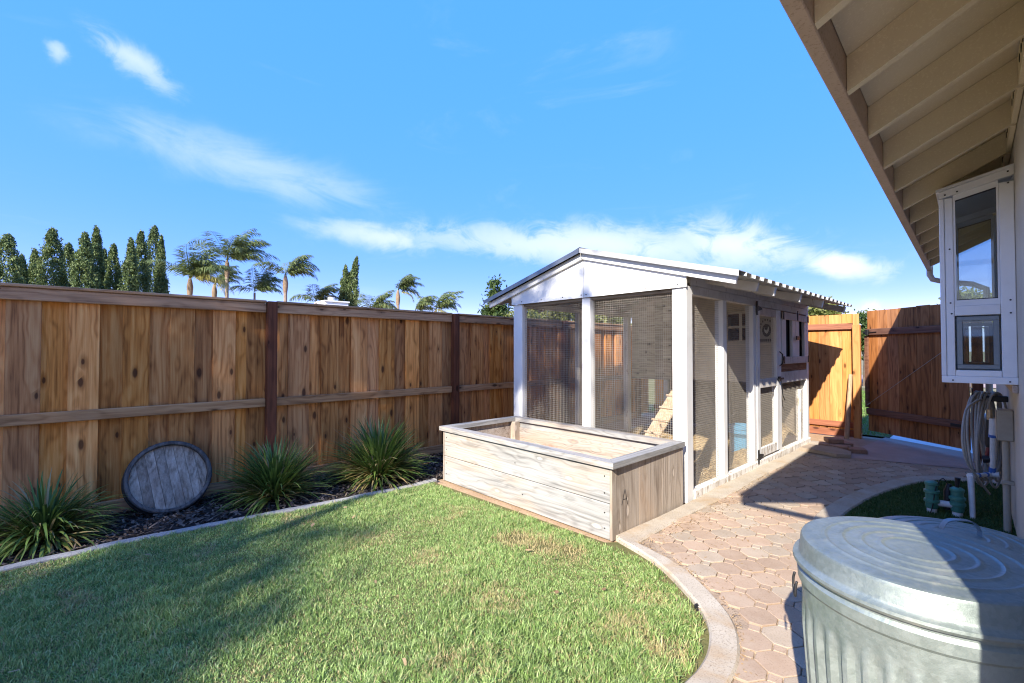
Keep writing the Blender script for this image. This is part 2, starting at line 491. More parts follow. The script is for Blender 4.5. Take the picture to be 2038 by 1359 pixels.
leaf('grass', [(0.115, 0.19, 0.05), (0.205, 0.32, 0.085), (0.335, 0.47, 0.15), (0.53, 0.63, 0.28)], 0.45, 0.3, dry=lawn_dry)
leaf('turf', [(0.03, 0.075, 0.02), (0.05, 0.11, 0.028), (0.08, 0.145, 0.045)], 0.5, 0.2)
leaf('front_grass', [(0.10, 0.2, 0.03), (0.15, 0.28, 0.05), (0.2, 0.33, 0.07)], 0.5, 0.3)


def strap_dry(t, g, rp, col):
    sel = t.math('LESS_THAN', t.math('FRACT', t.math('MULTIPLY', rp, 57.3)), 0.11)
    return t.mix(t.math('MULTIPLY', sel, 0.9), col, (0.36, 0.28, 0.14))


leaf('strap_leaf', [(0.05, 0.095, 0.022), (0.085, 0.15, 0.032), (0.13, 0.21, 0.045), (0.20, 0.27, 0.07)], 0.4, 0.25, dry=strap_dry)
leaf('strap_leaf_old', [(0.22, 0.20, 0.06), (0.34, 0.27, 0.10), (0.42, 0.30, 0.13), (0.16, 0.19, 0.05)], 0.5, 0.25)
leaf('flower_stalk', [(0.16, 0.11, 0.17), (0.22, 0.16, 0.2)], 0.6, 0.1)
leaf('cypress_leaf', [(0.04, 0.07, 0.026), (0.085, 0.13, 0.042), (0.14, 0.185, 0.06), (0.20, 0.235, 0.09)], 0.6, 0.2)
leaf('palm_leaf', [(0.08, 0.12, 0.04), (0.14, 0.18, 0.065), (0.22, 0.25, 0.10)], 0.4, 0.3)
leaf('palm_leaf_yellow', [(0.20, 0.20, 0.06), (0.33, 0.31, 0.09), (0.42, 0.38, 0.14)], 0.4, 0.3)
leaf('tree_leaf', [(0.035, 0.065, 0.018), (0.06, 0.10, 0.026), (0.10, 0.14, 0.04)], 0.5, 0.3)
leaf('bush_leaf', [(0.09, 0.11, 0.025), (0.15, 0.17, 0.04), (0.21, 0.21, 0.07)], 0.5, 0.3)
leaf('straw', [(0.42, 0.29, 0.14), (0.60, 0.46, 0.26), (0.70, 0.58, 0.37), (0.34, 0.2, 0.1)], 0.7, 0.15)
leaf('mulch_chip', [(0.015, 0.012, 0.011), (0.05, 0.04, 0.034), (0.11, 0.085, 0.07), (0.17, 0.13, 0.10)], 0.8, 0.0)
leaf('litter', [(0.30, 0.19, 0.09), (0.42, 0.30, 0.17), (0.2, 0.12, 0.06)], 0.8, 0.1)

mg, tg, bg_ = mat('glass')
bg_.inputs['Base Color'].default_value = (0.9, 0.95, 0.95, 1)
tr = tg.new('ShaderNodeBsdfTransparent')
tr.inputs['Color'].default_value = (0.80, 0.84, 0.84, 1)
gl = tg.new('ShaderNodeBsdfGlossy')
gl.inputs['Roughness'].default_value = 0.02
fr = tg.new('ShaderNodeFresnel')
fr.inputs['IOR'].default_value = 1.6
mxg = tg.new('ShaderNodeMixShader')
tg.l.new(tg.math('ADD', fr.outputs[0], 0.0), mxg.inputs[0])
tg.l.new(tr.outputs[0], mxg.inputs[1])
tg.l.new(gl.outputs[0], mxg.inputs[2])
tg.l.new(mxg.outputs[0], mg.node_tree.nodes['Material Output'].inputs['Surface'])


# ---------------------------------------------------------------- geometry helpers
ORIGIN = {}


def link_mesh(name, me, material, parent, center):
    o = bpy.data.objects.new(name, me)
    COL.objects.link(o)
    if material:
        me.materials.append(MATS[material])
    base = Vector((0, 0, 0))
    if parent is not None:
        o.parent = parent
        base = ORIGIN.get(parent.name, Vector((0, 0, 0)))
    o.location = Vector(center) - base
    ORIGIN[o.name] = Vector(center)
    return o


def tag(o, label=None, cat=None, group=None, kind=None):
    if label: o['label'] = label
    if cat: o['category'] = cat
    if group: o['group'] = group
    if kind: o['kind'] = kind
    return o


def empty(name, loc=(0, 0, 0), rz=0.0, label=None, cat=None, group=None, local=False):
    """an Empty at a thing's base; its parts are written in the frame it sits in unless local"""
    e = bpy.data.objects.new(name, None)
    e.empty_display_size = 0.1
    COL.objects.link(e)
    e.location = loc
    e.rotation_euler = (0, 0, rz)
    ORIGIN[e.name] = Vector((0, 0, 0)) if local else Vector(loc)
    return tag(e, label, cat, group)


def copy_tree(o, parent=None):
    c = o.copy()
    COL.objects.link(c)
    c.parent = parent
    for ch in list(o.children):
        copy_tree(ch, c)
    return c


class MB:
    def __init__(s):
        s.v = []
        s.f = []

    def add(s, vs, fs):
        k = len(s.v)
        s.v += [tuple(p) for p in vs]
        s.f += [tuple(i + k for i in q) for q in fs]
        return s

    def box(s, x0, x1, y0, y1, z0, z1, b=0.0, M=None):
        if x0 > x1: x0, x1 = x1, x0
        if y0 > y1: y0, y1 = y1, y0
        if z0 > z1: z0, z1 = z1, z0
        b = min(b, (x1 - x0) * .45, (y1 - y0) * .45, (z1 - z0) * .45)
        X = (x0, x1); Y = (y0, y1); Z = (z0, z1)
        if b <= 0:
            vs = [(X[i], Y[j], Z[k]) for i in (0, 1) for j in (0, 1) for k in (0, 1)]
            fs = [(0, 1, 3, 2), (4, 6, 7, 5), (0, 4, 5, 1), (2, 3, 7, 6), (0, 2, 6, 4), (1, 5, 7, 3)]
        else:
            vs = []; idx = {}
            sg = (1, -1)
            for i in (0, 1):
                for j in (0, 1):
                    for k in (0, 1):
                        for ax in range(3):
                            p = [X[i] + sg[i] * b, Y[j] + sg[j] * b, Z[k] + sg[k] * b]
                            p[ax] = (X[i], Y[j], Z[k])[ax]
                            idx[i, j, k, ax] = len(vs)
                            vs.append(tuple(p))
            fs = []
            for ax in range(3):
                a, c = [q for q in range(3) if q != ax]
                for sidev in (0, 1):
                    q = []
                    for (m, n) in ((0, 0), (1, 0), (1, 1), (0, 1)):
                        t = [0, 0, 0]; t[ax] = sidev; t[a] = m; t[c] = n
                        q.append(idx[t[0], t[1], t[2], ax])
                    fs.append(tuple(q))
            for ax in range(3):       # edges along ax
                a, c = [q for q in range(3) if q != ax]
                for m in (0, 1):
                    for n in (0, 1):
                        t0 = [0, 0, 0]; t1 = [0, 0, 0]
                        t0[a] = t1[a] = m; t0[c] = t1[c] = n; t1[ax] = 1
                        fs.append((idx[(*t0, a)], idx[(*t1, a)], idx[(*t1, c)], idx[(*t0, c)]))
            for i in (0, 1):
                for j in (0, 1):
                    for k in (0, 1):
                        fs.append((idx[i, j, k, 0], idx[i, j, k, 1], idx[i, j, k, 2]))
        if M is not None:
            vs = [tuple(M @ Vector(p)) for p in vs]
        return s.add(vs, fs)

    def beam(s, p, q, w, h, b=0.0, up=(0, 0, 1)):
        """box from p to q, width w across, height h along up"""
        p = Vector(p); q = Vector(q)
        d = (q - p); L = d.length; d.normalize()
        side = d.cross(Vector(up))
        if side.length < 1e-6:
            side = Vector((1, 0, 0))
        side.normalize()
        u = side.cross(d).normalized()
        M = Matrix(((side.x, d.x, u.x, p.x), (side.y, d.y, u.y, p.y), (side.z, d.z, u.z, p.z), (0, 0, 0, 1)))
        return s.box(-w / 2, w / 2, 0, L, -h / 2, h / 2, b, M)

    def prism(s, poly, axis, a0, a1):
        """polygon (2-D) extruded along axis; poly coordinates are the two other axes in order"""
        n = len(poly)
        def mk(p, a):
            r = [0, 0, 0]
            o = [i for i in range(3) if i != axis]
            r[o[0]], r[o[1]] = p
            r[axis] = a
            return tuple(r)
        vs = [mk(p, a0) for p in poly] + [mk(p, a1) for p in poly]
        fs = [tuple(range(n))[::-1], tuple(range(n, 2 * n))]
        fs += [(i, (i + 1) % n, n + (i + 1) % n, n + i) for i in range(n)]
        return s.add(vs, fs)

    def tube(s, path, rad, seg=8, cap=True):
        path = [Vector(p) for p in path]
        n = len(path)
        rads = rad if isinstance(rad, (list, tuple)) else [rad] * n
        t0 = (path[1] - path[0]).normalized()
        ref = Vector((0, 0, 1)) if abs(t0.z) < .9 else Vector((1, 0, 0))
        nrm = (ref - t0 * ref.dot(t0)).normalized()
        vs = []
        for i, p in enumerate(path):
            t = (path[min(i + 1, n - 1)] - path[max(i - 1, 0)]).normalized()
            nrm = nrm - t * nrm.dot(t)
            if nrm.length < 1e-5:
                nrm = t.orthogonal()
            nrm.normalize()
            bn = t.cross(nrm)
            for k in range(seg):
                a = 2 * math.pi * k / seg
                vs.append(p + (nrm * math.cos(a) + bn * math.sin(a)) * rads[i])
        fs = [(i * seg + k, i * seg + (k + 1) % seg, (i + 1) * seg + (k + 1) % seg, (i + 1) * seg + k)
              for i in range(n - 1) for k in range(seg)]
        if cap:
            fs += [tuple(range(seg))[::-1], tuple((n - 1) * seg + k for k in range(seg))]
        return s.add(vs, fs)

    def lathe(s, prof, seg=48, c=(0, 0, 0), fn=None):
        """profile of (r, z) spun round the vertical through c"""
        vs = []
        for r, zz in prof:
            for k in range(seg):
                a = 2 * math.pi * k / seg
                rr = fn(r, zz, a) if fn else r
                vs.append((c[0] + rr * math.cos(a), c[1] + rr * math.sin(a), c[2] + zz))
        n = len(prof)
        fs = [(i * seg + k, i * seg + (k + 1) % seg, (i + 1) * seg + (k + 1) % seg, (i + 1) * seg + k)
              for i in range(n - 1) for k in range(seg)]
        return s.add(vs, fs)

    def build(s, name, material, parent=None, smooth=False, center=None, kind=None, M=None):
        v = np.array(s.v, float)
        if M is not None:
            v = np.array([tuple(M @ Vector(p)) for p in s.v], float)
        c = (v.min(0) + v.max(0)) / 2 if center is None else np.array(center, float)
        me = bpy.data.meshes.new(name)
        me.from_pydata([tuple(p) for p in (v - c)], [], s.f)
        me.update()
        if smooth:
            me.shade_smooth()
            if smooth is not True:
                try:
                    me.set_sharp_from_angle(angle=R(smooth))
                except Exception:
                    pass
        o = link_mesh(name, me, material, parent, c)
        if kind:
            o['kind'] = kind
        return o


def np_mesh(name, verts, faces, material, parent=None, kind=None, center=(0, 0, 0), smooth=False):
    """fast mesh of equal-sided faces from arrays"""
    me = bpy.data.meshes.new(name)
    verts = np.asarray(verts, np.float32) - np.asarray(center, np.float32)
    faces = np.asarray(faces, np.int32)
    nf, k = faces.shape
    me.vertices.add(len(verts))
    me.vertices.foreach_set('co', verts.ravel())
    me.loops.add(nf * k)
    me.loops.foreach_set('vertex_index', faces.ravel())
    me.polygons.add(nf)
    me.polygons.foreach_set('loop_start', np.arange(0, nf * k, k, dtype=np.int32))
    me.polygons.foreach_set('loop_total', np.full(nf, k, np.int32))
    me.update(calc_edges=True)
    me.validate()
    if smooth:
        me.shade_smooth()
    o = link_mesh(name, me, material, parent, center)
    if kind:
        o['kind'] = kind
    return o


def box(name, x0, x1, y0, y1, z0, z1, material, parent=None, b=0.004, **kw):
    return MB().box(x0, x1, y0, y1, z0, z1, b).build(name, material, parent, **kw)


def in_poly(P, poly):
    x, y = P[:, 0], P[:, 1]
    ins = np.zeros(len(P), bool)
    n = len(poly)
    j = n - 1
    for i in range(n):
        xi, yi = poly[i]; xj, yj = poly[j]
        c = ((yi > y) != (yj > y)) & (x < (xj - xi) * (y - yi) / (yj - yi + 1e-12) + xi)
        ins ^= c
        j = i
    return ins


def edge_dist(P, poly, closed=True):
    d = np.full(len(P), 1e9)
    n = len(poly)
    for i in range(n if closed else n - 1):
        a = np.array(poly[i]); b = np.array(poly[(i + 1) % n])
        ab = b - a
        t = np.clip(((P - a) @ ab) / (ab @ ab + 1e-12), 0, 1)
        q = a + t[:, None] * ab
        d = np.minimum(d, np.hypot(*(P - q).T))
    return d


def catmull(pts, k=8):
    pts = [np.array(p, float) for p in pts]
    P = [2 * pts[0] - pts[1]] + pts + [2 * pts[-1] - pts[-2]]
    out = []
    for i in range(1, len(P) - 2):
        for j in range(k):
            t = j / k
            a, b, c, d = P[i - 1:i + 3]
            out.append(tuple(0.5 * ((2 * b) + (-a + c) * t + (2 * a - 5 * b + 4 * c - d) * t * t + (-a + 3 * b - 3 * c + d) * t ** 3)))
    out.append(tuple(pts[-1]))
    return out


def sheet(name, poly, z, material, kind='structure', parent=None):
    v = [(x, y, z) for x, y in poly]
    o = MB().add(v, [tuple(range(len(v)))]).build(name, material, parent, center=(0, 0, 0))
    if kind: o['kind'] = kind
    return o


def band(name, left, right, z0, z1, material, parent=None, b=0.012, kind='structure', wob=0.0):
    """kerb-like strip between two polylines with rounded upper edges"""
    m = MB()
    L = [Vector((*p, 0)) for p in left]; Q = [Vector((*p, 0)) for p in right]
    vs = []
    for a, c in zip(L, Q):
        d = (c - a).normalized()
        w = random.uniform(-wob, wob)
        vs += [(a.x, a.y, z0), (a.x, a.y, z1 - b + w), (a.x + d.x * b, a.y + d.y * b, z1 + w),
               (c.x - d.x * b, c.y - d.y * b, z1 + w), (c.x, c.y, z1 - b + w), (c.x, c.y, z0)]
    fs = []
    n = len(L)
    for i in range(n - 1):
        for k in range(5):
            fs.append((i * 6 + k, i * 6 + k + 1, (i + 1) * 6 + k + 1, (i + 1) * 6 + k))
    fs += [tuple(range(6))[::-1], tuple((n - 1) * 6 + k for k in range(6))]
    o = m.add(vs, fs).build(name, material, parent, smooth=40)
    if kind: o['kind'] = kind
    return o


def blades(P, hmin, hmax, wmin, wmax, lean, rg, hscale=None, segs=2):
    """grass blades as bent strips; returns verts, tri faces"""
    n = len(P)
    h = rg.uniform(hmin, hmax, n)
    if hscale is not None: h = h * hscale
    w = rg.uniform(wmin, wmax, n) / 2
    az = rg.uniform(0, 2 * np.pi, n)
    ln = rg.uniform(0.15, lean, n) * h
    fa = rg.uniform(0, 2 * np.pi, n)
    dx, dy = np.cos(az), np.sin(az)
    sx, sy = np.cos(fa), np.sin(fa)
    x, y, z = P[:, 0], P[:, 1], P[:, 2]
    V = np.zeros((n, 5, 3), np.float32)
    for i, (f, wf, lf) in enumerate(((0, 1, 0), (0.55, 0.85, 0.3))):
        V[:, 2 * i, 0] = x + dx * ln * lf - sx * w * wf
        V[:, 2 * i, 1] = y + dy * ln * lf - sy * w * wf
        V[:, 2 * i, 2] = z + h * f
        V[:, 2 * i + 1, 0] = x + dx * ln * lf + sx * w * wf
        V[:, 2 * i + 1, 1] = y + dy * ln * lf + sy * w * wf
        V[:, 2 * i + 1, 2] = z + h * f
    V[:, 4, 0] = x + dx * ln
    V[:, 4, 1] = y + dy * ln
    V[:, 4, 2] = z + h * np.sqrt(np.maximum(0.2, 1 - (ln / np.maximum(h, 1e-6)) ** 2 * 0.5))
    F = np.array([[0, 1, 3], [0, 3, 2], [2, 3, 4]])
    faces = (np.arange(n)[:, None, None] * 5 + F[None]).reshape(-1, 3)
    return V.reshape(-1, 3), faces


def chips(P, lmin, lmax, wmin, wmax, tilt, rg):
    n = len(P)
    l = rg.uniform(lmin, lmax, n) / 2; w = rg.uniform(wmin, wmax, n) / 2
    a = rg.uniform(0, 2 * np.pi, n); tl = rg.uniform(-tilt, tilt, n); tw = rg.uniform(-tilt, tilt, n)
    u = np.stack([np.cos(a) * np.cos(tl), np.sin(a) * np.cos(tl), np.sin(tl)], 1)
    v = np.stack([-np.sin(a) * np.cos(tw), np.cos(a) * np.cos(tw), np.sin(tw)], 1)
    V = np.stack([P - u * l[:, None] - v * w[:, None], P + u * l[:, None] - v * w[:, None] * .6,
                  P + u * l[:, None] * .9 + v * w[:, None], P - u * l[:, None] * .8 + v * w[:, None]], 1)
    F = (np.arange(n)[:, None] * 4 + np.arange(4)[None])
    return V.reshape(-1, 3), F


# ================================================================ THE SETTING
FX = -5.45                     # plane of the left fence
sheet('ground', [(-700, -700), (700, -700), (700, 700), (-700, 700)], -0.06, 'far_ground')
sheet('yard_soil', [(-5.6, -14), (3.5, -14), (3.5, 1.0), (.5, 1.0), (.5, 9.6), (-5.6, 9.6)], -0.012, 'soil')

# planting bed along the fence
bed_edge = catmull([(-4.56, -6.0), (-4.55, -2.5), (-4.53, -.5), (-4.53, .28), (-4.47, .95), (-4.41, 1.4), (-4.35, 1.95), (-4.32, 2.5), (-4.33, 2.84)], 6)
bed_poly = [(FX + .02, -6)] + bed_edge + [(-4.33, 4.1), (FX + .02, 4.1)]
sheet('planting_bed', bed_poly, 0.004, 'dark_mulch')
band('bed_kerb', [(x, y) for x, y in bed_edge], [(x + .065 + .008 * math.sin(y * 5), y) for x, y in bed_edge], -0.03, 0.024, 'kerb_concrete', wob=0.004)
n = 9000
P = np.c_[rng.uniform(FX, -4.3, n), rng.uniform(-3, 4.1, n)]
P = P[in_poly(P, bed_poly)]
P = np.c_[P, rng.uniform(0.004, 0.03, len(P))]
v, f = chips(P, .02, .075, .008, .026, .55, rng)
tag(np_mesh('bark_mulch', v, f, 'mulch_chip', kind='stuff'), 'dark bark mulch covering the bed below the fence', 'mulch')

# lawn
kerb_in = catmull([(-1.99, 2.945), (-1.72, 2.86), (-1.5, 2.755), (-1.14, 2.48), (-.99, 2.24), (-.94, 1.97), (-.98, 1.6), (-1.12, 1.2), (-1.35, .8), (-1.6, .3), (-1.75, -.4), (-1.8, -2), (-1.8, -6)], 6)
lawn_poly = [(x + .045, y) for x, y in bed_edge] + [(-4.2, 2.80), (-2.05, 2.87)] + kerb_in
sheet('lawn', lawn_poly, 0.002, 'thatch')
kerb_out = []
for i, p in enumerate(kerb_in):
    a = np.array(kerb_in[max(i - 1, 0)]); c = np.array(kerb_in[min(i + 1, len(kerb_in) - 1)])
    d = (c - a) / np.linalg.norm(c - a)
    w = .06 + .075 * min(1.0, i / 14.0)
    kerb_out.append((p[0] - d[1] * w, p[1] + d[0] * w))
# outward is to the path side
if kerb_out[20][0] < kerb_in[20][0]:
    kerb_out = [(2 * a[0] - b[0], 2 * a[1] - b[1]) for a, b in zip(kerb_in, kerb_out)]
band('lawn_kerb', kerb_in, kerb_out, -0.04, 0.038, 'concrete', wob=0.002)


def lawn_points(n, box_, poly, margin, rg):
    P = np.c_[rg.uniform(box_[0], box_[1], n), rg.uniform(box_[2], box_[3], n)]
    P = P[in_poly(P, poly)]
    d = edge_dist(P, poly)
    # ragged, thinner edge
    wob = 0.5 + 0.5 * np.sin(P[:, 0] * 19 + np.sin(P[:, 1] * 23) * 2.0) * np.cos(P[:, 1] * 17)
    keep = rg.uniform(0, 1, len(P)) < np.clip((d - margin * wob) / (margin * .9), 0.0, 1)
    return P[keep], d[keep]


P1, d1 = lawn_points(400000, (-4.5, -.9, -.7, 2.95), lawn_poly, 0.05, rng)
# keep the worn, dry patches and the dusty strip by the planter thinner
thin = np.ones(len(P1))
for (x, y, r) in ((-2.55, 2.42, .2), (-2.3, 2.46, .18), (-2.1, 2.55, .15), (-1.12, 2.1, .16)):
    thin = np.minimum(thin, np.clip((np.hypot(P1[:, 0] - x, P1[:, 1] - y) / r), .25, 1))
strip = np.clip((2.90 + (P1[:, 0] + 2.0) * .03 - P1[:, 1] - .05) / .10, 0, 1)
strip = np.where((P1[:, 0] > -4.2) & (P1[:, 1] > 2.5), strip, 1)
keep = rng.uniform(0, 1, len(P1)) < np.minimum(thin, strip)
P1 = P1[keep]; d1 = d1[keep]
hn = 0.75 + 0.35 * np.sin(P1[:, 0] * 3.1 + 1.0 + np.sin(P1[:, 1] * 4.0)) * np.sin(P1[:, 1] * 2.7 + P1[:, 0])
hn = hn * (0.82 + .36 * np.sin(P1[:, 0] * 21 + 3 * np.sin(P1[:, 1] * 9)) * np.sin(P1[:, 1] * 17 + 2 * np.sin(P1[:, 0] * 11)))
hn = hn * (1 + .55 * np.clip((P1[:, 0] + 2.1) / 1.0, 0, 1))
v, f = blades(np.c_[P1, np.zeros(len(P1))], .018, .058, .0022, .0058, 1.15, rng, hn)
tag(np_mesh('grass', v, f, 'grass', kind='stuff'), 'short green lawn grass with straw-coloured dry patches', 'grass')
P2, d2 = lawn_points(60000, (-4.5, -1.0, -5.5, -.7), lawn_poly, 0.05, rng)
v, f = blades(np.c_[P2, np.zeros(len(P2))], .03, .07, .004, .009, 1.0, rng)
tag(np_mesh('grass', v, f, 'grass', kind='stuff'), 'lawn grass carrying on behind the camera', 'grass')

Pd = np.c_[rng.uniform(-4.3, -1.2, 36), rng.uniform(-.3, 2.75, 36)]
Pd = Pd[in_poly(Pd, lawn_poly)]
v, f = chips(np.c_[Pd, rng.uniform(.03, .05, len(Pd))], .02, .045, .012, .025, .6, rng)
tag(np_mesh('dry_leaves', v, f, 'litter', kind='stuff'), 'few dry brown leaves lying on the lawn', 'leaves')
# path bed and kerbs
path_bed = [(x, y) for x, y in kerb_out[:-1]] + [(-1.7, -6), (2.5, -6), (2.5, 1.0), (.5, 1.0), (.5, 9.5), (-1.9, 9.5), (-1.9, 3.0)]
sheet('path_joint_sand', path_bed, 0.0125, 'sand_joint')
band('coop_kerb', [(-2.03 + .02 * math.sin(y * 2), y) for y in np.linspace(2.98, 8.35, 20)],
     [(-1.85 + .012 * math.sin(y * 3), y) for y in np.linspace(2.98, 8.35, 20)], -0.03, 0.034, 'concrete', wob=0.002)
turf_in = catmull([(.02, 7.1), (-.17, 7.05), (-.55, 6.72), (-.81, 5.86), (-.93, 5.0), (-.92, 4.36), (-.8, 3.75), (-.55, 3.3), (-.2, 3.05), (.12, 3.0)], 6)
turf_out = []
for i, p in enumerate(turf_in):
    a = np.array(turf_in[max(i - 1, 0)]); c = np.array(turf_in[min(i + 1, len(turf_in) - 1)])
    d = (c - a) / np.linalg.norm(c - a)
    turf_out.append((p[0] + d[1] * .17, p[1] - d[0] * .17))
if turf_out[25][0] > turf_in[25][0]:
    turf_out = [(2 * a[0] - b[0], 2 * a[1] - b[1]) for a, b in zip(turf_in, turf_out)]
band('turf_kerb', turf_in, turf_out, -0.03, 0.034, 'concrete', wob=0.001)
turf_poly = turf_in + [(.16, 3.0), (.02, 7.1)]
sheet('turf_base', turf_poly, 0.0165, 'thatch')
P3, d3 = lawn_points(70000, (-1, .2, 2.9, 7.2), turf_poly, 0.01, rng)
v, f = blades(np.c_[P3, np.full(len(P3), .0165)], .018, .035, .003, .006, .9, rng)
tag(np_mesh('turf', v, f, 'turf', kind='stuff'), 'dark green turf in the curved patch by the house wall', 'grass')

# apron before the gate, concrete drive and lawn beyond it
sheet('concrete_apron', [(-1.5, 7.36), (-.95, 7.54), (.05, 7.84), (.05, 8.75), (-1.3, 9.55)], 0.028, 'aggregate')
sheet('driveway', [(-1.25, 9.0), (.6, 8.3), (4, 10), (4, 15), (-1.6, 15), (-1.25, 10.0)], 0.017, 'white_concrete')
sheet('front_lawn', [(-14, 9.8), (-1.27, 9.8), (-1.62, 15), (-1.7, 22), (-14, 22)], -0.004, 'thatch')
sheet('street', [(-80, 26), (80, 26), (80, 34), (-80, 34)], -0.03, 'aggregate')
Pf = np.c_[rng.uniform(-6, -1.3, 26000), rng.uniform(9.7, 20, 26000)]
Pf = Pf[Pf[:, 0] < -1.3 - np.clip((Pf[:, 1] - 10) * .07, 0, .35)]
v, f = blades(np.c_[Pf, np.zeros(len(Pf))], .03, .08, .006, .012, 1.0, rng)
tag(np_mesh('grass', v, f, 'front_grass', kind='stuff'), 'bright green front lawn seen through the gap beside the gate', 'grass')

# ---- pavers: an octagon with a small square, laid on a turned square grid
PITCH = 0.172
ANG = R(57)


def paver_mesh():
    m = MB()
    g = .0028
    p = PITCH
    s = p * .36 / 2                                   # half diagonal-cut of the squares
    h = p / 2 - g
    k = h - s * 1.414 + g
    octo = [(h, -k), (h, k), (k, h), (-k, h), (-h, k), (-h, -k), (-k, -h), (k, -h)]
    r = (p / 2 - k) - g * 2.0
    cx = p / 2
    sq = [(cx + r, cx), (cx, cx + r), (cx - r, cx), (cx, cx - r)]
    for poly, top, c in ((octo, .030, (0, 0)), (sq, .029, (cx, cx))):
        n = len(poly)
        b = .0035
        inner = []
        for (x, y) in poly:
            d = Vector((x - c[0], y - c[1]))
            d = d * ((d.length - b) / d.length)
            inner.append((c[0] + d.x, c[1] + d.y))
        vs = [(x, y, -.02) for x, y in poly] + [(x, y, top - .0018) for x, y in poly] + [(x, y, top) for x, y in inner]
        fs = [(i, (i + 1) % n, n + (i + 1) % n, n + i) for i in range(n)]
        fs += [(n + i, n + (i + 1) % n, 2 * n + (i + 1) % n, 2 * n + i) for i in range(n)]
        fs += [tuple(range(2 * n, 3 * n))]
        m.add(vs, fs)
    return m


path = tag(bpy.data.objects.new('path', None), kind='structure')
COL.objects.link(path)
ORIGIN['path'] = Vector((0, 0, 0))
pm = paver_mesh()
meshes = {}
for mm in ('paver_pink', 'paver_grey'):
    me = bpy.data.meshes.new('paver')
    me.from_pydata(pm.v, [], pm.f)
    me.materials.append(MATS[mm])
    meshes[mm] = me
ca, sa = math.cos(ANG), math.sin(ANG)
lk = np.array(kerb_out); cells = []
pave_poly = [(x, y) for x, y in kerb_out if y > -.3] + [(-.5, -.3), (.17, -.3), (.17, 2.9)] + turf_out[::-1] + \
            [(-.05, 7.9), (-.95, 7.62), (-1.45, 7.45), (-1.6, 7.9), (-1.84, 8.2), (-1.84, 3.05)]
for i in range(-80, 80):
    for j in range(-80, 80):
        x = -1.39 + (i * ca - j * sa) * PITCH
        y = 3.17 + (i * sa + j * ca) * PITCH
        cells.append((x, y))
cells = np.array(cells)
ins_ = in_poly(cells, pave_poly)
ed_ = edge_dist(cells, pave_poly)
cells = cells[(ins_ & (ed_ > np.where((cells[:, 0] < -1.45) & (cells[:, 1] < 3.15), .05, .0))) | (~ins_ & (ed_ < .035) & (cells[:, 1] > 3.2) & (cells[:, 1] < 7.3))]
cells = cells[np.argsort(np.where(cells[:, 1] > 1.75, cells[:, 1], 100 - cells[:, 1]))]
print('PAVERS', len(cells), (cells[:, 1] > 1.75).sum())
rest = {'paver_pink': MB(), 'paver_grey': MB()}
for q, (x, y) in enumerate(cells):
    mm = 'paver_grey' if random.random() < .36 else 'paver_pink'
    rz = ANG + R(random.uniform(-1.2, 1.2))
    zz = random.uniform(-.003, .003) - .006
    tx, ty = R(random.uniform(-.7, .7)), R(random.uniform(-.7, .7))
    if q < 300:
        o = bpy.data.objects.new('paver', meshes[mm])
        COL.objects.link(o)
        o.parent = path
        o.location = (x, y, zz)
        o.rotation_euler = (tx, ty, rz)
    else:
        M = Matrix.Translation((x, y, zz)) @ Euler((tx, ty, rz)).to_matrix().to_4x4()
        rest[mm].add([M @ Vector(p) for p in pm.v], pm.f)
for mm, m in rest.items():
    if m.v:
        m.build('paver_field', mm, path, kind='stuff')
# crumbs and dry litter in the joints and along the coop
Pl = np.c_[rng.uniform(-2.0, -1.7, 1500), rng.uniform(3.0, 8.2, 1500)]
Pk = np.array(kerb_out)[rng.integers(0, 40, 500)] + rng.normal(0, .03, (500, 2))
Pl2 = np.c_[rng.uniform(-1.9, -.9, 350), rng.uniform(2.2, 4.6, 350)]
Pl = np.r_[Pl, Pk, Pl2]
Pl = np.c_[Pl, np.full(len(Pl), .028)]
v, f = chips(Pl, .008, .026, .003, .007, .35, rng)
tag(np_mesh('straw_litter', v, f, 'litter', kind='stuff'), 'bits of straw and dry litter scattered along the coop and path', 'litter')

# ================================================================ LEFT FENCE
fence = empty('wooden_fence', (FX, 2, 0), 0, 'tall brown board fence with red-brown posts along the planting bed', 'fence')
edges = [-0.486, -0.279, -0.123, 0.08, 0.229, 0.426, 0.574, 0.774, 0.922, 1.126, 1.281, 1.40, 1.50, 1.634, 1.868, 1.993,
         2.207, 2.356, 2.574, 2.727, 2.947, 3.103, 3.319, 3.464, 3.689, 3.82, 3.94, 4.218, 4.457, 4.583, 4.819, 4.949, 5.116]
while edges[-1] < 9.2:
    edges.append(edges[-1] + (.225 if len(edges) % 2 else .13))
while edges[0] > -5.5:
    edges.insert(0, edges[0] - (.215 if len(edges) % 2 else .15))
proud = {round(a, 3) for a in (-0.486, -0.123, 0.229, 0.574, 0.922, 1.634, 1.993, 2.356, 2.727, 3.103, 3.464, 4.218, 4.583)}
first = edges.index(-0.486)
for i in range(len(edges) - 1):
    y0, y1 = edges[i], edges[i + 1]
    front = (round(y0, 3) in proud) if -0.5 < y0 < 4.9 else ((i - first) % 2 == 0)
    off = .03 if front else -.016
    ov = .0 if front else .05
    t_ = random.uniform(-.003, .003)
    MB().box(FX - .012 + off, FX + .010 + off + t_, y0 - ov + (.003 if front else 0), y1 + ov - (.003 if front else 0),
             .05, 1.90, .003).build('board', 'fence_wood', fence)
posts = [-5.8, -3.4, -1.0, 1.45, 3.878, 6.3, 8.75]
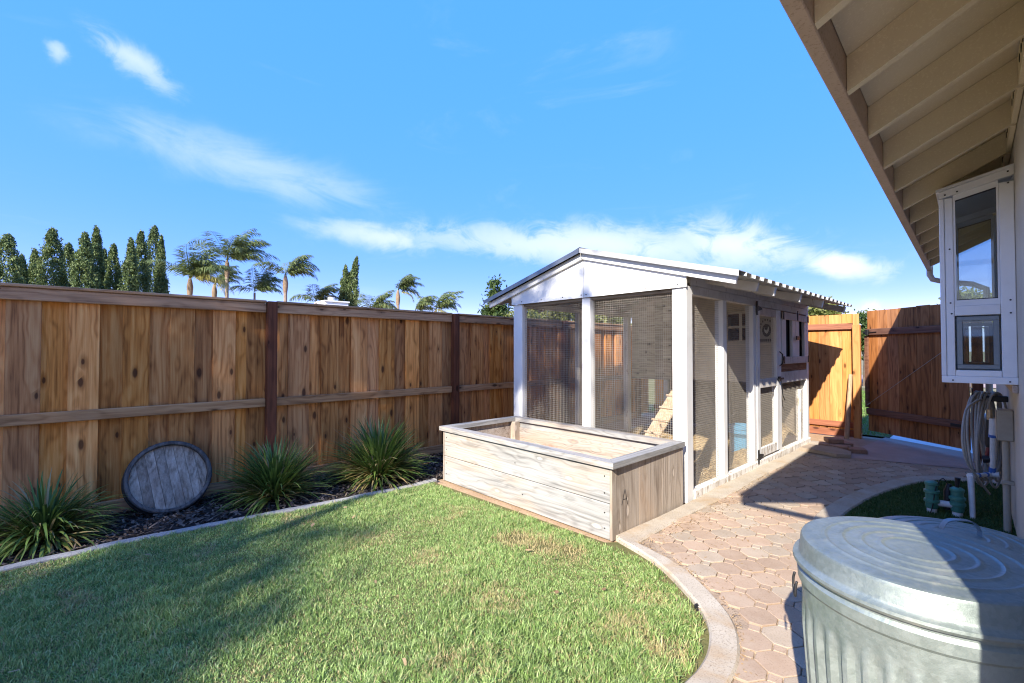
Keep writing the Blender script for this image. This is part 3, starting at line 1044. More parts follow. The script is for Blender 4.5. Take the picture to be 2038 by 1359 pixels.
for k, y in enumerate(posts):
    MB().box(FX + .042, FX + .135, y - .048, y + .048, -.05, 1.975, .006).build('post', 'fence_post_wood', fence)
    if k < len(posts) - 1:
        a, b = y + .05, posts[k + 1] - .05
        for z0, z1 in ((1.855, 1.955), (.845, .935)):
            MB().box(FX + .044, FX + .084, a, b, z0, z1, .005).build('rail', 'fence_rail_wood', fence)
        MB().box(FX + .044, FX + .074, a, b, -.03, .12, .005).build('kickboard', 'fence_rail_wood', fence)
        MB().box(FX - .03, FX + .10, a - .0, b + .0, 1.958, 1.985, .006).build('cap_rail', 'fence_rail_wood', fence)

# ================================================================ CHICKEN COOP
coop = empty('chicken_coop', (-3.2, 6.2, 0), 0, 'white timber chicken coop with wire mesh and corrugated gable roof', 'chicken coop')
YF, YB, XL, XR = 4.16, 8.22, -4.43, -2.03
HW = 2.08
def roof_z_at(x):
    return 2.565 - .272 * abs(x + 3.235)
W, WW = 'coop_white', 'coop_white_worn'
def cb(name, x0, x1, y0, y1, z0, z1, m=W, parent=None, b=.004, **k):
    return box(name, x0, x1, y0, y1, z0, z1, m, parent or coop, b, **k)
# corner and front posts
cb('post', XL, XL + .165, YF, YF + .09, 0, HW - .03)
cb('post', -3.28, -3.165, YF, YF + .09, 0, HW - .03)
cb('post', -2.175, -2.062, YF, YF + .09, 0, HW - .03)
cb('corner_board', -2.060, XR, YF - .004, YF + .125, 0, HW - .012)
for y in (5.0, 5.875, 6.80, 8.09):
    cb('post', XR - .09, XR, y, y + .095, .02, HW - .09)
for y in (5.44, 6.76, 8.12):
    cb('post', XL, XL + .09, y, y + .09, .02, HW - .06, 'coop_grey_white')
cb('post', -3.28, -3.19, YB - .1, YB - .01, .02, HW - .06, 'coop_grey_white')
# sill boards
cb('sill', XR - .06, XR + .012, YF + .13, YB, 0.0, .105, WW, b=.012)
cb('sill', XL, XL + .06, YF + .1, YB, 0, .10, WW)
cb('sill', XL + .17, -3.285, YF + .01, YF + .06, 0, .10, WW)
cb('sill', -3.16, -2.18, YF + .01, YF + .06, 0, .10, WW)
# top plates
cb('top_plate', XR - .085, XR - .004, YF + .13, YB, HW - .088, HW, 'coop_grey_white')
cb('frieze_board', XR - .03, XR - .006, YF + .13, YB, HW + .002, roof_z_at(XR - .03) - .03, 'coop_grey_white')
cb('top_plate', XL + .004, XL + .085, YF + .10, YB, HW - .06, HW, 'coop_grey_white')
cb('tie_beam', XL + .1, XR - .1, YF + .03, YF + .075, HW - .06, HW - .005, 'roof_timber')
# roof geometry
RX, RZ, SL = -3.235, 2.565, 0.272
EL, ER = -4.90, -1.53
def roof_z(x):
    return RZ - SL * abs(x - RX)
# gable panels: two white boards meeting at the middle
gb = HW - .028
for x0, x1 in ((XL - .012, RX - .002), (RX + .002, XR + .012)):
    pts = [(x0, gb), (x1, gb), (x1, roof_z(x1) - .012), (x0, roof_z(x0) - .012)]
    MB().prism(pts, 1, YF - .024, YF - .006).build('gable_panel', W, coop)
for x, zz in ((-4.25, gb + .03), (-3.9, gb + .03), (-3.55, gb + .03), (-3.27, gb + .03), (-3.2, gb + .03), (-2.85, gb + .03), (-2.45, gb + .03), (-2.1, gb + .03),
              (-2.15, 2.21), (-2.6, 2.345), (-2.05, 2.19)):
    MB().tube([(x, YF - .024, zz), (x, YF - .028, zz)], .007, 8).build('screw', 'screw_dark', coop)
# rake boards following the slope, and rafters
for sgn, xe in ((-1, EL + .03), (1, ER - .02)):
    p0 = (RX, YF - .042, RZ - .04); p1 = (xe, YF - .042, roof_z(xe) - .045)
    MB().beam(p0, p1, .03, .075, .003).build('rake_board', W, coop)
for y in (4.62, 5.08, 5.95, 6.9, 8.12):
    for xe, x_in in ((EL + .06, RX - .01), (ER - .02, RX + .01)):
        big = xe > -2 or y in (5.08, 6.9)
        p0 = (x_in, y, roof_z(x_in) - .062); p1 = (xe, y, roof_z(xe) - .062)
        MB().beam(p0, p1, .042, .085, .003).build('rafter', 'coop_grey_white' if xe > -2 else 'roof_timber', coop)
    if y in (5.95, 8.12, 5.08, 6.9):
        e = ER - .02
        MB().beam((e - .004, y, roof_z(e) - .062), (e + .006, y, roof_z(e) - .0645), .046, .09, .0).build('rafter_end', W, coop)
for x in (-4.55, -4.0, -3.5, -2.95, -2.5, -1.85):
    MB().beam((x, YF - .02, roof_z(x) - .0185), (x, YB + .1, roof_z(x) - .0185), .04, .016, 0).build('batten', 'roof_timber', coop)


# corrugated sheets
def corrugated(x0, x1, y0, y1, name='roof_sheet'):
    """trapezoid ribs running down the slope from x0 (ridge) to x1 (eave)"""
    pitch, amp = .212, .034
    prof = []
    y = y0
    while y < y1 - 1e-6:
        for f, h in ((0, 0), (.34, 0), (.44, 1), (.90, 1)):
            yy = y + f * pitch
            if yy <= y1: prof.append((yy, h * amp))
        y += pitch
    prof.append((y1, 0))
    m = MB()
    n = len(prof)
    th = .003
    vs = []
    for xx in (x0, x1):
        for dz in (0, -th):
            vs += [(xx, yy, roof_z(xx) + .003 + h + dz) for yy, h in prof]
    fs = []
    for i in range(n - 1):
        fs.append((i, i + 1, 2 * n + i + 1, 2 * n + i))
        fs.append((n + i, 3 * n + i, 3 * n + i + 1, n + i + 1))
        fs.append((i, n + i, n + i + 1, i + 1))
        fs.append((2 * n + i, 2 * n + i + 1, 3 * n + i + 1, 3 * n + i))
    m.add(vs, fs)
    return m.build(name, 'roof_sheet', coop)


ys = [4.12, 5.40, 6.67, 7.94, 8.36]
for k in range(4):
    corrugated(RX, ER + .03, ys[k] + .002, ys[k + 1], 'roof_sheet')
    corrugated(RX, EL - .03, ys[k] + .002, ys[k + 1], 'roof_sheet')
# ridge cap and front edge flashing
MB().add([(RX - .12, 4.06, roof_z(RX - .12) + .045), (RX, 4.06, RZ + .052), (RX + .12, 4.06, roof_z(RX + .12) + .045),
          (RX - .12, 8.38, roof_z(RX - .12) + .045), (RX, 8.38, RZ + .052), (RX + .12, 8.38, roof_z(RX + .12) + .045)],
         [(0, 1, 4, 3), (1, 2, 5, 4)]).build('ridge_cap', 'roof_metal', coop)
for xe in (EL - .03, ER + .02):
    s = 1 if xe > RX else -1
    p = MB()
    for z0, z1, y0, y1 in ((.0375, .0415, 4.05, 4.25), (-.012, .0375, 4.05, 4.054)):
        xs = (RX + s * .003, xe)
        vs = []
        for xx in xs:
            zz = roof_z(xx)
            vs += [(xx, y0, zz + z0), (xx, y1, zz + z0), (xx, y1, zz + z1), (xx, y0, zz + z1)]
        p.add(vs, [(0, 1, 2, 3), (4, 7, 6, 5), (0, 4, 5, 1), (1, 5, 6, 2), (2, 6, 7, 3), (3, 7, 4, 0)])
    p.build('roof_flashing', 'roof_metal' if s < 0 else 'roof_sheet', coop)


# wire mesh panels
def wire_mesh(plane, at, a0, a1, z0, z1, pitch=.0232, r=.00085, parent=None):
    m = MB()
    def bar(p, q, t):
        if plane == 'Y':
            m.box(p[0], q[0], at - r + t, at + r + t, p[1], q[1])
        else:
            m.box(at - r + t, at + r + t, p[0], q[0], p[1], q[1])
    k = a0 + pitch * .5
    while k < a1:
        j = random.uniform(-.0009, .0009)
        bar((k - r + j, z0), (k + r + j, z1), 0)
        k += pitch
    k = z0 + pitch * .5
    while k < z1:
        j = random.uniform(-.0009, .0009)
        bar((a0, k - r + j), (a1, k + r + j), 2 * r)
        k += pitch
    return m.build('wire_mesh', 'wire', parent or coop, kind='stuff')


wire_mesh('Y', YF + .05, XL + .165, -3.28, .10, HW - .04)
wire_mesh('Y', YF + .05, -3.165, -2.175, .10, HW - .04)
wire_mesh('X', XR - .05, YF + .125, 5.0, .10, HW - .09)
wire_mesh('X', XR - .05, 5.095, 5.875, .10, HW - .09)
wire_mesh('X', XR - .05, 6.895, 8.09, .10, 1.0)
for a, b in ((YF + .09, 5.44), (5.53, 6.76)):
    wire_mesh('X', XL + .05, a, b, .10, HW - .06)

# door with mesh, braces and hardware
DX0, DX1 = XR - .03, XR + .008
door = MB().box(DX0, DX1, 5.975, 6.075, .13, 1.985, .004).box(DX0, DX1, 6.69, 6.79, .13, 1.985, .004).build('door', W, coop)
cb('door_rail', DX0 + .002, DX1 - .002, 6.077, 6.688, .13, .24, WW, door)
cb('door_rail', DX0 + .002, DX1 - .002, 6.077, 6.688, .98, 1.09, 'coop_grey_white', door)
cb('door_rail', DX0 + .002, DX1 - .002, 6.077, 6.688, 1.885, 1.985, 'coop_pink_board', door)
wire_mesh('X', XR - .036, 6.06, 6.70, .2, 1.9, parent=door)
for zz in (.07, 1.88):
    h = MB().box(XR + .009, XR + .02, 5.955, 5.995, zz, zz + .17, .002)
    h.prism([(5.99, zz + .12), (6.14, zz + .095), (6.14, zz + .075), (5.99, zz + .05)], 0, XR + .009, XR + .016)
    h.build('hinge', 'black_iron', door)
MB().tube([(XR + .008, 6.80, 1.24), (XR + .05, 6.775, 1.27), (XR + .06, 6.76, 1.335), (XR + .05, 6.775, 1.40), (XR + .008, 6.80, 1.43)], .008, 6).build('door_handle', 'black_iron', door, smooth=True)
lt = MB().box(XR + .009, XR + .022, 6.70, 6.93, 1.055, 1.08, .002).box(XR + .009, XR + .03, 6.72, 6.78, 1.04, 1.10, .002)
lt.tube([(XR + .02, 6.80, 1.05), (XR + .03, 6.82, .95), (XR + .025, 6.86, .84), (XR + .03, 6.93, .77)], .006, 6)
lt.build('latch', 'black_iron', door)

# hen house behind the run
HF, HZ = 6.86, 1.0
IW = 'coop_inner_wall'
vx0, vx1, vz0, vz1 = -2.72, -2.345, 1.585, 1.985
for (x0, x1, z0, z1) in ((XL + .1, vx0, HZ, 2.30), (vx1, XR - .095, HZ, 2.12), (vx0, vx1, HZ, vz0), (vx0, vx1, vz1, 2.16)):
    xs = np.arange(x0, x1, .145) if (x1 - x0) > .5 else [x0]
    xs = list(xs) + [x1]
    for i in range(len(xs) - 1):
        if xs[i + 1] - xs[i] < .012: continue
        zt = min(z1, roof_z((xs[i] + xs[i + 1]) / 2) - .04)
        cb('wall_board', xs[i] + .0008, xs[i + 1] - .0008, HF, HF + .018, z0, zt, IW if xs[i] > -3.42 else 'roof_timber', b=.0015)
cb('vent_frame', vx0 - .02, vx1 + .02, HF - .016, HF - .001, vz1 - .012, vz1 + .035, IW)
cb('vent_frame', vx0 - .02, vx1 + .02, HF - .016, HF - .001, vz0 - .04, vz0 + .006, IW)
cb('vent_bar', vx0, vx1, HF - .014, HF - .001, (vz0 + vz1) / 2 - .018, (vz0 + vz1) / 2 + .018, IW)
cb('vent_bar', (vx0 + vx1) / 2 + .0 - .02, (vx0 + vx1) / 2 + .02, HF - .0165, HF - .0145, vz0, vz1, IW, b=0)
cb('house_floor', XL + .1, XR - .095, HF + .002, YB - .02, HZ - .03, HZ - .002, 'roof_timber')
cb('back_wall', XL + .1, XR - .095, YB - .02, YB, .10, HW + .0, 'brown_board')
cb('side_wall', XL + .088, XL + .099, HF + .02, YB - .02, HZ, HW, IW)
cb('shade_panel', XL + .14, XR - .2, YB - .06, YB - .04, .12, HZ - .04, 'roof_timber')  # dark board added to deepen the shade below the hen house
# side of the hen house: boards and a pair of little doors with dark openings
SX0, SX1 = XR - .04, XR - .004
cb('side_board', SX0, SX1, 6.897, 8.088, 1.89, 1.99, 'brown_board')
cb('side_board', SX0, SX1, 6.897, 8.088, 1.155, 1.26, 'brown_board')
cb('side_board', SX0, SX1, 6.897, 8.088, 1.0, 1.152, 'coop_grey_white')
cb('opening_shade', SX0 - .03, SX0 - .02, 6.897, 8.088, 1.26, 1.9, 'shade_black', b=0)  # black sheet painted in for the shade behind the hatch openings
hatches = []
for (a0, a1, b0, b1) in ((6.93, 7.115, 7.40, 7.545), (7.555, 7.72, 7.985, 8.085)):
    hatches.append(MB().box(SX0, SX1 + .004, a0, a1, 1.27, 1.886, .004).box(SX0, SX1 + .004, b0, b1, 1.27, 1.886, .004).build('hatch', W, coop))
for k, (y0, y1, z0, z1) in enumerate(((6.92, 7.55, 1.875, 1.975), (6.92, 7.55, 1.262, 1.36), (7.556, 8.087, 1.875, 1.965), (7.556, 8.087, 1.262, 1.36))):
    cb('hatch_rail', SX1 + .006, SX1 + .028, y0, y1, z0, z1, 'coop_pink_board', hatches[k // 2])
for k, (y, z0) in enumerate(((6.905, 1.87), (6.905, 1.27), (8.06, 1.87), (8.06, 1.27))):
    cb('hatch_hinge', SX1 + .029, SX1 + .036, y, y + .045, z0, z0 + .1, 'black_iron', hatches[k // 2], b=.001)
cb('hatch_latch', SX1 + .029, SX1 + .04, 7.47, 7.63, 1.60, 1.655, 'black_iron', hatches[0], b=.002)
cb('hatch_bolt', SX1 + .030, SX1 + .04, 7.535, 7.565, 1.88, 2.02, 'black_iron', hatches[1], b=.002)
cb('post', XR - .085, XR - .02, 7.82, 7.91, .1, .86, WW)

# sign on the hen-house wall
sg = empty('coop_sign', (-2.19, HF - .003, 1.66), 0, 'round black hen emblem with lettering on the hen-house wall', 'sign')
sx, sz, sy = -2.195, 1.725, HF - .004
MB().box(sx - .105, sx + .085, sy - .002, sy + .002, sz - .175, sz + .175).build('plate', 'sign_plate', sg)
m = MB()
ring = [(sx + .056 * math.cos(a), sz + .088 * math.sin(a)) for a in np.linspace(0, 2 * math.pi, 28, endpoint=False)]
m.prism(ring, 1, sy - .005, sy - .0025).build('emblem', 'ink', sg)
hen = [(-.030, .045), (-.022, .012), (.0, -.002), (.014, .018), (.022, .05), (.032, .046), (.030, .0), (.016, -.036), (.0, -.048), (-.018, -.034), (-.03, .0)]
MB().prism([(sx + x, sz + zz) for x, zz in hen], 1, sy - .0075, sy - .0055).build('hen_mark', 'label_white', sg)
m = MB()
for k in range(9):
    a = math.pi * (1.02 - k * .115)
    c = Vector((sx + .09 * math.cos(a), sy - .004, sz + .145 * math.sin(a)))
    m.box(c.x - .007, c.x + .007, c.y - .001, c.y + .001, c.z - .014, c.z + .014)
for k in range(7):
    x = sx - .085 + k * .026
    m.box(x - .009, x + .009, sy - .005, sy - .003, sz - .155, sz - .12)
m.build('lettering', 'ink', sg)
MB().box(sx + .064, sx + .08, sy - .012, sy - .006, sz - .09, sz + .125, .002).build('copper_strip', 'copper_tag', sg)

# straw on the coop floor
gx = np.linspace(XL + .07, XR - .07, 30); gy = np.linspace(YF + .07, YB - .05, 48)
GX, GY = np.meshgrid(gx, gy, indexing='ij')
GZ = .06 + .045 * np.sin(GX * 5 + 1) * np.sin(GY * 3.3) + .03 * np.sin(GX * 13 + GY * 9)
GZ += .10 * np.exp(-((GX + 2.25) / .16) ** 2) * (0.5 + .5 * np.sin(GY * 5.2))
GZ += .16 * np.exp(-((GX + 2.2) / .3) ** 2 - ((GY - 7.5) / .5) ** 2)
idx = np.arange(GX.size).reshape(GX.shape)
fq = np.stack([idx[:-1, :-1], idx[1:, :-1], idx[1:, 1:], idx[:-1, 1:]], -1).reshape(-1, 4)
tag(np_mesh('straw_bed', np.c_[GX.ravel(), GY.ravel(), GZ.ravel()], fq, 'straw_floor', kind='stuff', smooth=True), 'uneven straw bedding covering the coop floor', 'straw')
n = 9000
P = np.c_[rng.uniform(XL + .08, XR - .08, n), rng.uniform(YF + .08, YB - .08, n)]
near = np.c_[rng.uniform(-2.7, XR - .07, 5000), rng.uniform(YF + .1, YB - .1, 5000)]
P = np.r_[P, near]
pz = .06 + .045 * np.sin(P[:, 0] * 5 + 1) * np.sin(P[:, 1] * 3.3) + .03 * np.sin(P[:, 0] * 13 + P[:, 1] * 9)
pz += .10 * np.exp(-((P[:, 0] + 2.25) / .16) ** 2) * (0.5 + .5 * np.sin(P[:, 1] * 5.2))
pz += .16 * np.exp(-((P[:, 0] + 2.2) / .3) ** 2 - ((P[:, 1] - 7.5) / .5) ** 2)
v, f = chips(np.c_[P, pz + rng.uniform(.0, .018, len(P))], .03, .09, .003, .008, .5, rng)
tag(np_mesh('loose_straw', v, f, 'straw', kind='stuff'), 'loose straw stalks lying on the coop floor', 'straw')

# ramp with cleats leaning inside the front mesh
rp = empty('hen_ramp', (-2.62, 4.5, .06), 0, 'small wooden hen ramp with cleats behind the front mesh', 'ramp')
p0 = Vector((-2.66, 4.25, .22)); p1 = Vector((-2.50, 4.92, .98))
d = (p1 - p0).normalized()
MB().beam(p0, p1, .20, .02, .002).build('plank', 'ramp_wood', rp)
for k in range(6):
    c = p0.lerp(p1, .08 + k * .168)
    s = d.cross(Vector((0, 0, 1))).normalized()
    u = s.cross(d).normalized()
    MB().beam(c - s * .115 + u * .02, c + s * .115 + u * .02, .022, .018, .002, up=u).build('cleat', 'ramp_wood', rp)
MB().beam((-2.47, 4.96, .1), (-2.47, 4.96, .97), .05, .05, .002, up=(0, 1, 0)).build('prop', 'ramp_wood', rp)

# bucket
bc = (-2.32, 6.28, .10)
bk = empty('blue_bucket', bc, 0, 'blue plastic bucket with white label and wire handle in the straw', 'bucket')
m = MB().lathe([(.001, .004), (.125, .0), (.132, .01), (.146, .27), (.150, .275), (.150, .285)], 36, bc)
m.build('body', 'bucket_blue', bk, smooth=40)
MB().lathe([(.151, .268), (.160, .272), (.160, .292), (.153, .296), (.153, .322), (.162, .326), (.162, .372), (.152, .376), (.146, .37), (.140, .02)], 36, bc).build('rim', 'bucket_rim', bk, smooth=40)
a0 = R(-62)
hp = []
for k in range(13):
    a = math.pi * k / 12
    q = Vector((math.cos(a) * .165, 0, math.sin(a) * .20))
    q.rotate(Euler((R(-12), 0, R(35))))
    hp.append(Vector(bc) + Vector((0, 0, .345)) + q)
MB().tube(hp, .0035, 6).build('handle', 'wire', bk, smooth=True)
m = MB()
vs = []
for k in range(5):
    a = R(-42) + R(7) * k
    for zz in (.10, .205):
        rr = .1365 + (.146 - .132) * (zz / .27)
        vs.append((bc[0] + (rr + .003) * math.cos(a), bc[1] + (rr + .003) * math.sin(a), bc[2] + zz))
m.add(vs, [(2 * k, 2 * k + 2, 2 * k + 3, 2 * k + 1) for k in range(4)]).build('label', 'label_white', bk)

# ================================================================ RAISED PLANTER
pb = empty('planter_box', (-3.15, 3.5, 0), 0, 'weathered whitewashed raised planter box in front of the coop', 'planter')
PX0, PX1, PY0, PY1, PH = -4.25, -2.025, 2.93, 4.06, .555
MB().box(PX0, PX1 - .026, PY0, PY0 + .04, .0, .272, .004).build('plank', 'planter_wood_long', pb)
MB().box(PX0, PX1 - .022, PY0, PY0 + .04, .277, PH - .002, .004).build('plank', 'planter_wood_long', pb)
MB().box(PX0, PX1 - .026, PY1 - .04, PY1, .0, .272, .004).build('plank', 'planter_wood_long', pb)
MB().box(PX0, PX1 - .026, PY1 - .04, PY1, .277, PH - .002, .004).build('plank', 'planter_wood_long', pb)
for k in range(3):
    a = PY0 - .002 + k * (PY1 - PY0 + .004) / 3; b = a + (PY1 - PY0 + .004) / 3
    MB().box(PX1 - .021, PX1, a + (.0006 if k else 0), b, .0, PH - .002, .0015).build('end_plank', 'planter_wood_upright', pb)
    MB().box(PX0 - .02, PX0 - .002, a + (.0006 if k else 0), b, .0, PH - .002, .0015).build('end_plank', 'planter_wood_upright', pb)
for x, y in ((PX0 + .05, PY0 + .09), (PX1 - .08, PY0 + .09), (PX0 + .05, PY1 - .09), (PX1 - .08, PY1 - .09)):
    MB().box(x - .045, x + .045, y - .045, y + .045, .0, PH - .004, .004).build('inner_post', 'planter_wood_upright', pb)
MB().box(PX0 + .1, PX1 - .13, PY1 - .062, PY1 - .042, .05, PH - .075, .002).build('liner', 'plywood', pb)
MB().box(PX0 + .001, PX0 + .015, PY0 + .14, PY1 - .14, .05, PH - .06, .002).build('liner', 'plywood', pb)
MB().box(PX0 + .01, PX1 - .13, PY0 + .05, PY1 - .065, .12, .2, .01).build('soil_fill', 'soil', pb)
o_ = .035; rw = .098
rz0, rz1 = PH, PH + .045
def mitre(name, pts, m):
    MB().prism(pts, 2, rz0, rz1).build(name, m, pb)
A = (PX0 - .02 - o_, PY0 - o_); B = (PX1 + o_, PY0 - o_); Cc = (PX1 + o_ - .02, PY1 + o_ - .02); D = (PX0 - .02 - o_, PY1 + o_ - .02)
e_ = .0015
mitre('rim_board', [(A[0] + e_, A[1]), (B[0] - e_, B[1]), (B[0] - rw - e_, B[1] + rw), (A[0] + rw + e_, A[1] + rw)], 'planter_wood_long')
mitre('rim_board', [(D[0] + e_, D[1]), (D[0] + rw + e_, D[1] - rw), (Cc[0] - rw - e_, Cc[1] - rw), (Cc[0] - e_, Cc[1])], 'planter_wood_long')
mitre('rim_board', [(B[0], B[1] + e_), (Cc[0], Cc[1] - e_), (Cc[0] - rw, Cc[1] - rw - e_), (B[0] - rw, B[1] + rw + e_)], 'planter_wood_side')
mitre('rim_board', [(A[0], A[1] + e_), (A[0] + rw, A[1] + rw + e_), (D[0] + rw, D[1] - rw - e_), (D[0], D[1] - e_)], 'planter_wood_side')
for x, zz in ((PX0 + .04, .08), (PX0 + .04, .2), (PX0 + .04, .35), (PX0 + .04, .48), (PX1 - .07, .08), (PX1 - .07, .2), (PX1 - .07, .35), (PX1 - .07, .48), (-3.1, .4), (-3.0, .13)):
    MB().tube([(x, PY0 + .001, zz), (x, PY0 - .002, zz)], .006, 8).build('screw', 'screw_dark', pb)
# the letter A scratched on the end panel
m = MB()
for (y0, z0, y1, z1) in ((3.055, .245, 3.10, .36), (3.10, .36, 3.135, .235), (3.07, .285, 3.125, .28)):
    m.beam((PX1 + .0008, y0, z0), (PX1 + .0008, y1, z1), .0012, .0045, up=(0, -(z1 - z0), y1 - y0))
m.build('painted_letter', 'ink', pb)

# ================================================================ BARREL HEAD leaning on the fence
bh = empty('barrel_head', (-5.1, .55, .03), 0, 'round grey wooden barrel head with iron hoop leaning on the fence', 'barrel')
TM = Matrix.Translation((-5.165, .56, .30)) @ Euler((0, R(90 - 24), 0)).to_matrix().to_4x4() @ Euler((0, 0, R(8))).to_matrix().to_4x4()
# disc frame: x,y in the disc, z = outward normal (towards the yard)
RB = .315
m = MB()
xs = np.linspace(-.285, .285, 9)
for k in range(8):
    a, b = xs[k] + .0012, xs[k + 1] - .0012
    yy = lambda x: math.sqrt(max(.0004, .287 ** 2 - x * x))
    st = MB()
    pts = [(-yy(a), a), (-yy((a + b) / 2), (a + b) / 2), (-yy(b), b), (yy(b), b), (yy((a + b) / 2), (a + b) / 2), (yy(a), a)]
    st.prism(pts, 2, -.02 + random.uniform(0, .003), .004 + random.uniform(-.0025, .0025))
    st.build('stave', 'barrel_wood', bh, M=TM)
def hoop(prof, name, m_):
    MB().lathe(prof, 64).build(name, m_, bh, smooth=35, M=TM)
hoop([(.287, -.10), (.287, .035), (.293, .042), (.312, .042), (.318, .035), (.325, -.10), (.318, -.104), (.287, -.10)], 'stave_ring', 'hoop_wood')
hoop([(.3185, .030), (.3225, .030), (.3275, -.02), (.3235, -.02)], 'hoop', 'hoop_iron')
hoop([(.3235, -.055), (.3275, -.055), (.3305, -.09), (.3265, -.09)], 'hoop', 'hoop_iron')

# ================================================================ STRAPPY PLANTS
def strap_plant(c, n, L, label, old=0.15, spread=1.0, seed=1, flowers=0, limp=1.0):
    rg = np.random.default_rng(seed)
    pl = empty('strappy_plant', (c[0], c[1], 0), 0, label, 'plant')
    for part, cnt, mt in (('leaves', int(n * (1 - old)), 'strap_leaf'), ('old_leaves', int(n * old), 'strap_leaf_old')):
        V = []; F = []
        for i in range(cnt):
            az = rg.uniform(0, 2 * np.pi)
            ln = L * rg.uniform(.6, 1.12)
            el = rg.beta(1.4, 1.2) * R(82) + R(5)          # start elevation
            if part == 'old_leaves':
                el = R(rg.uniform(8, 45)); ln *= .8
            bend = rg.uniform(.15, 1.25) * limp
            w = rg.uniform(.005, .0115)
            r0 = rg.uniform(0, .075)
            p = np.array([c[0] + r0 * math.cos(az), c[1] + r0 * math.sin(az), rg.uniform(0, .04)])
            twist = rg.uniform(-.5, .5)
            S_ = 7
            k0 = len(V)
            a2 = az
            for s in range(S_ + 1):
                f_ = s / S_
                e = el - bend * f_ ** 1.6
                if p[2] < .015 and e < 0: e = 0
                side = np.array([-math.sin(a2) , math.cos(a2), .35 * twist])
                ww = w * (1 - .15 * f_) * (1.0 if f_ < .75 else (1 - (f_ - .75) / .25 * .9))
                V.append(p - side * ww); V.append(p + side * ww)
                a2 += twist * .06
                stp = ln / S_
                p = p + np.array([math.cos(a2) * math.cos(e) * spread, math.sin(a2) * math.cos(e) * spread, math.sin(e)]) * stp
                if p[0] < FX + .045: p[0] = FX + .045 + rg.uniform(0, .02)
                p[2] = max(p[2], .012)
            for s in range(S_):
                a = k0 + 2 * s
                F.append((a, a + 1, a + 3, a + 2))
        o = np_mesh(part, V, F, mt, pl, kind='stuff', center=(c[0], c[1], 0))
    for i in range(flowers):
        az = rg.uniform(-1.3, 1.0); r = rg.uniform(.05, .2); h = rg.uniform(.22, .42)
        b0 = Vector((c[0] + .05 * math.cos(az), c[1] + .05 * math.sin(az), .05))
        b1 = b0 + Vector((r * math.cos(az), r * math.sin(az), h))
        MB().tube([b0, b0.lerp(b1, .5), b1], [.003, .006, .002], 5).build('flower_stalk', 'flower_stalk', pl)
    return pl


strap_plant((-4.93, -.22), 720, .50, 'sprawling dark green strappy plant left of the barrel head', .22, 1.0, 3, limp=1.75)
strap_plant((-4.88, 1.36), 780, .56, 'strappy green plant between the barrel head and the big plant', .14, 1.0, 5)
strap_plant((-4.80, 2.42), 1100, .66, 'largest strappy plant, yellowing at the base beside the planter box', .20, 1.0, 8, flowers=9)

# ================================================================ BACK FENCE, GATE
bf = empty('side_fence', (-2.4, 9.3, 0), 0, 'orange cedar fence panel with post beside the coop and gate', 'fence')
YP = 9.32
x = -5.3
while x < -1.60:
    w = random.uniform(.15, .185)
    x1 = min(x + w, -1.585)
    if x1 - x > .03:
        MB().box(x + .0015, x1 - .0015, YP, YP + .02 + random.uniform(0, .004), .12, 2.06 + random.uniform(-.008, .008), .002).build('board', 'cedar_wood', bf)
    x = x1
MB().box(-1.655, -1.555, YP - .13, YP - .03, -.05, 1.87, .005).build('post', 'cedar_wood', bf)
MB().box(-5.3, -1.665, YP - .05, YP - .003, 1.80, 1.90, .004).build('rail', 'cedar_rail_wood', bf)
MB().box(-5.3, -1.665, YP - .05, YP - .003, .16, .25, .004).build('rail', 'cedar_rail_wood', bf)
MB().box(-5.3, -1.665, YP - .02, YP - .003, .0, .118, .004).build('kickboard', 'cedar_rail_wood', bf)

gt = empty('gate', (-1.5, 9.45, 0), math.atan2(8.5 - 9.45, -.27 + 1.5), 'tall brown board gate with diagonal cable, standing ajar', 'gate', local=True)
GL = 1.53
xs = [0, .19, .36, .55, .83, 1.03, 1.28, GL]
for k in range(7):
    MB().box(xs[k] + .002, xs[k + 1] - .002, 0, .02, .13, 2.10 + random.uniform(-.008, .012), .002).build('board', 'gate_wood', gt)
MB().box(.0, GL, -.042, -.003, 1.70, 1.80, .004).build('rail', 'gate_rail_wood', gt)
MB().box(.0, GL, -.042, -.003, .40, .50, .004).build('rail', 'gate_rail_wood', gt)
MB().box(-.03, .035, -.028, -.002, .51, 1.69, .003).build('edge_stile', 'gate_rail_wood', gt)
MB().tube([(.03, -.05, .55), (GL - .02, -.05, 1.62)], .0035, 6).build('cable', 'wire', gt)
MB().tube([(.03, -.045, .55), (.1, -.055, .59)], .008, 6).build('turnbuckle', 'wire', gt)
lm = MB().box(-.03, .10, -.055, -.043, 1.73, 1.755, .002).box(.03, .08, -.07, -.043, 1.70, 1.79, .003).tube([(.02, -.05, 1.74), (.22, -.05, 1.745)], .007, 6)
lm.build('latch', 'black_iron', gt)
MB().box(GL - .2, GL + .02, -.05, -.043, .42, .46, .002).build('hinge', 'black_iron', gt)
MB().box(GL - .2, GL + .02, -.05, -.043, 1.73, 1.77, .002).build('hinge', 'black_iron', gt)
gp = box('gate_post', -.25, -.15, 8.22, 8.32, -.05, 2.05, 'fence_post_wood', b=.005)
tag(gp, 'dark post carrying the gate beside the house wall', 'post')
st = MB().tube([(-1.72, 9.02, .0), (-1.70, 9.10, .5), (-1.685, 9.20, 1.05)], [.036, .034, .028], 10)
tag(st.build('wooden_stake', 'stake_wood', smooth=40), 'bare wooden stake leaning on the cedar fence panel', 'stake')

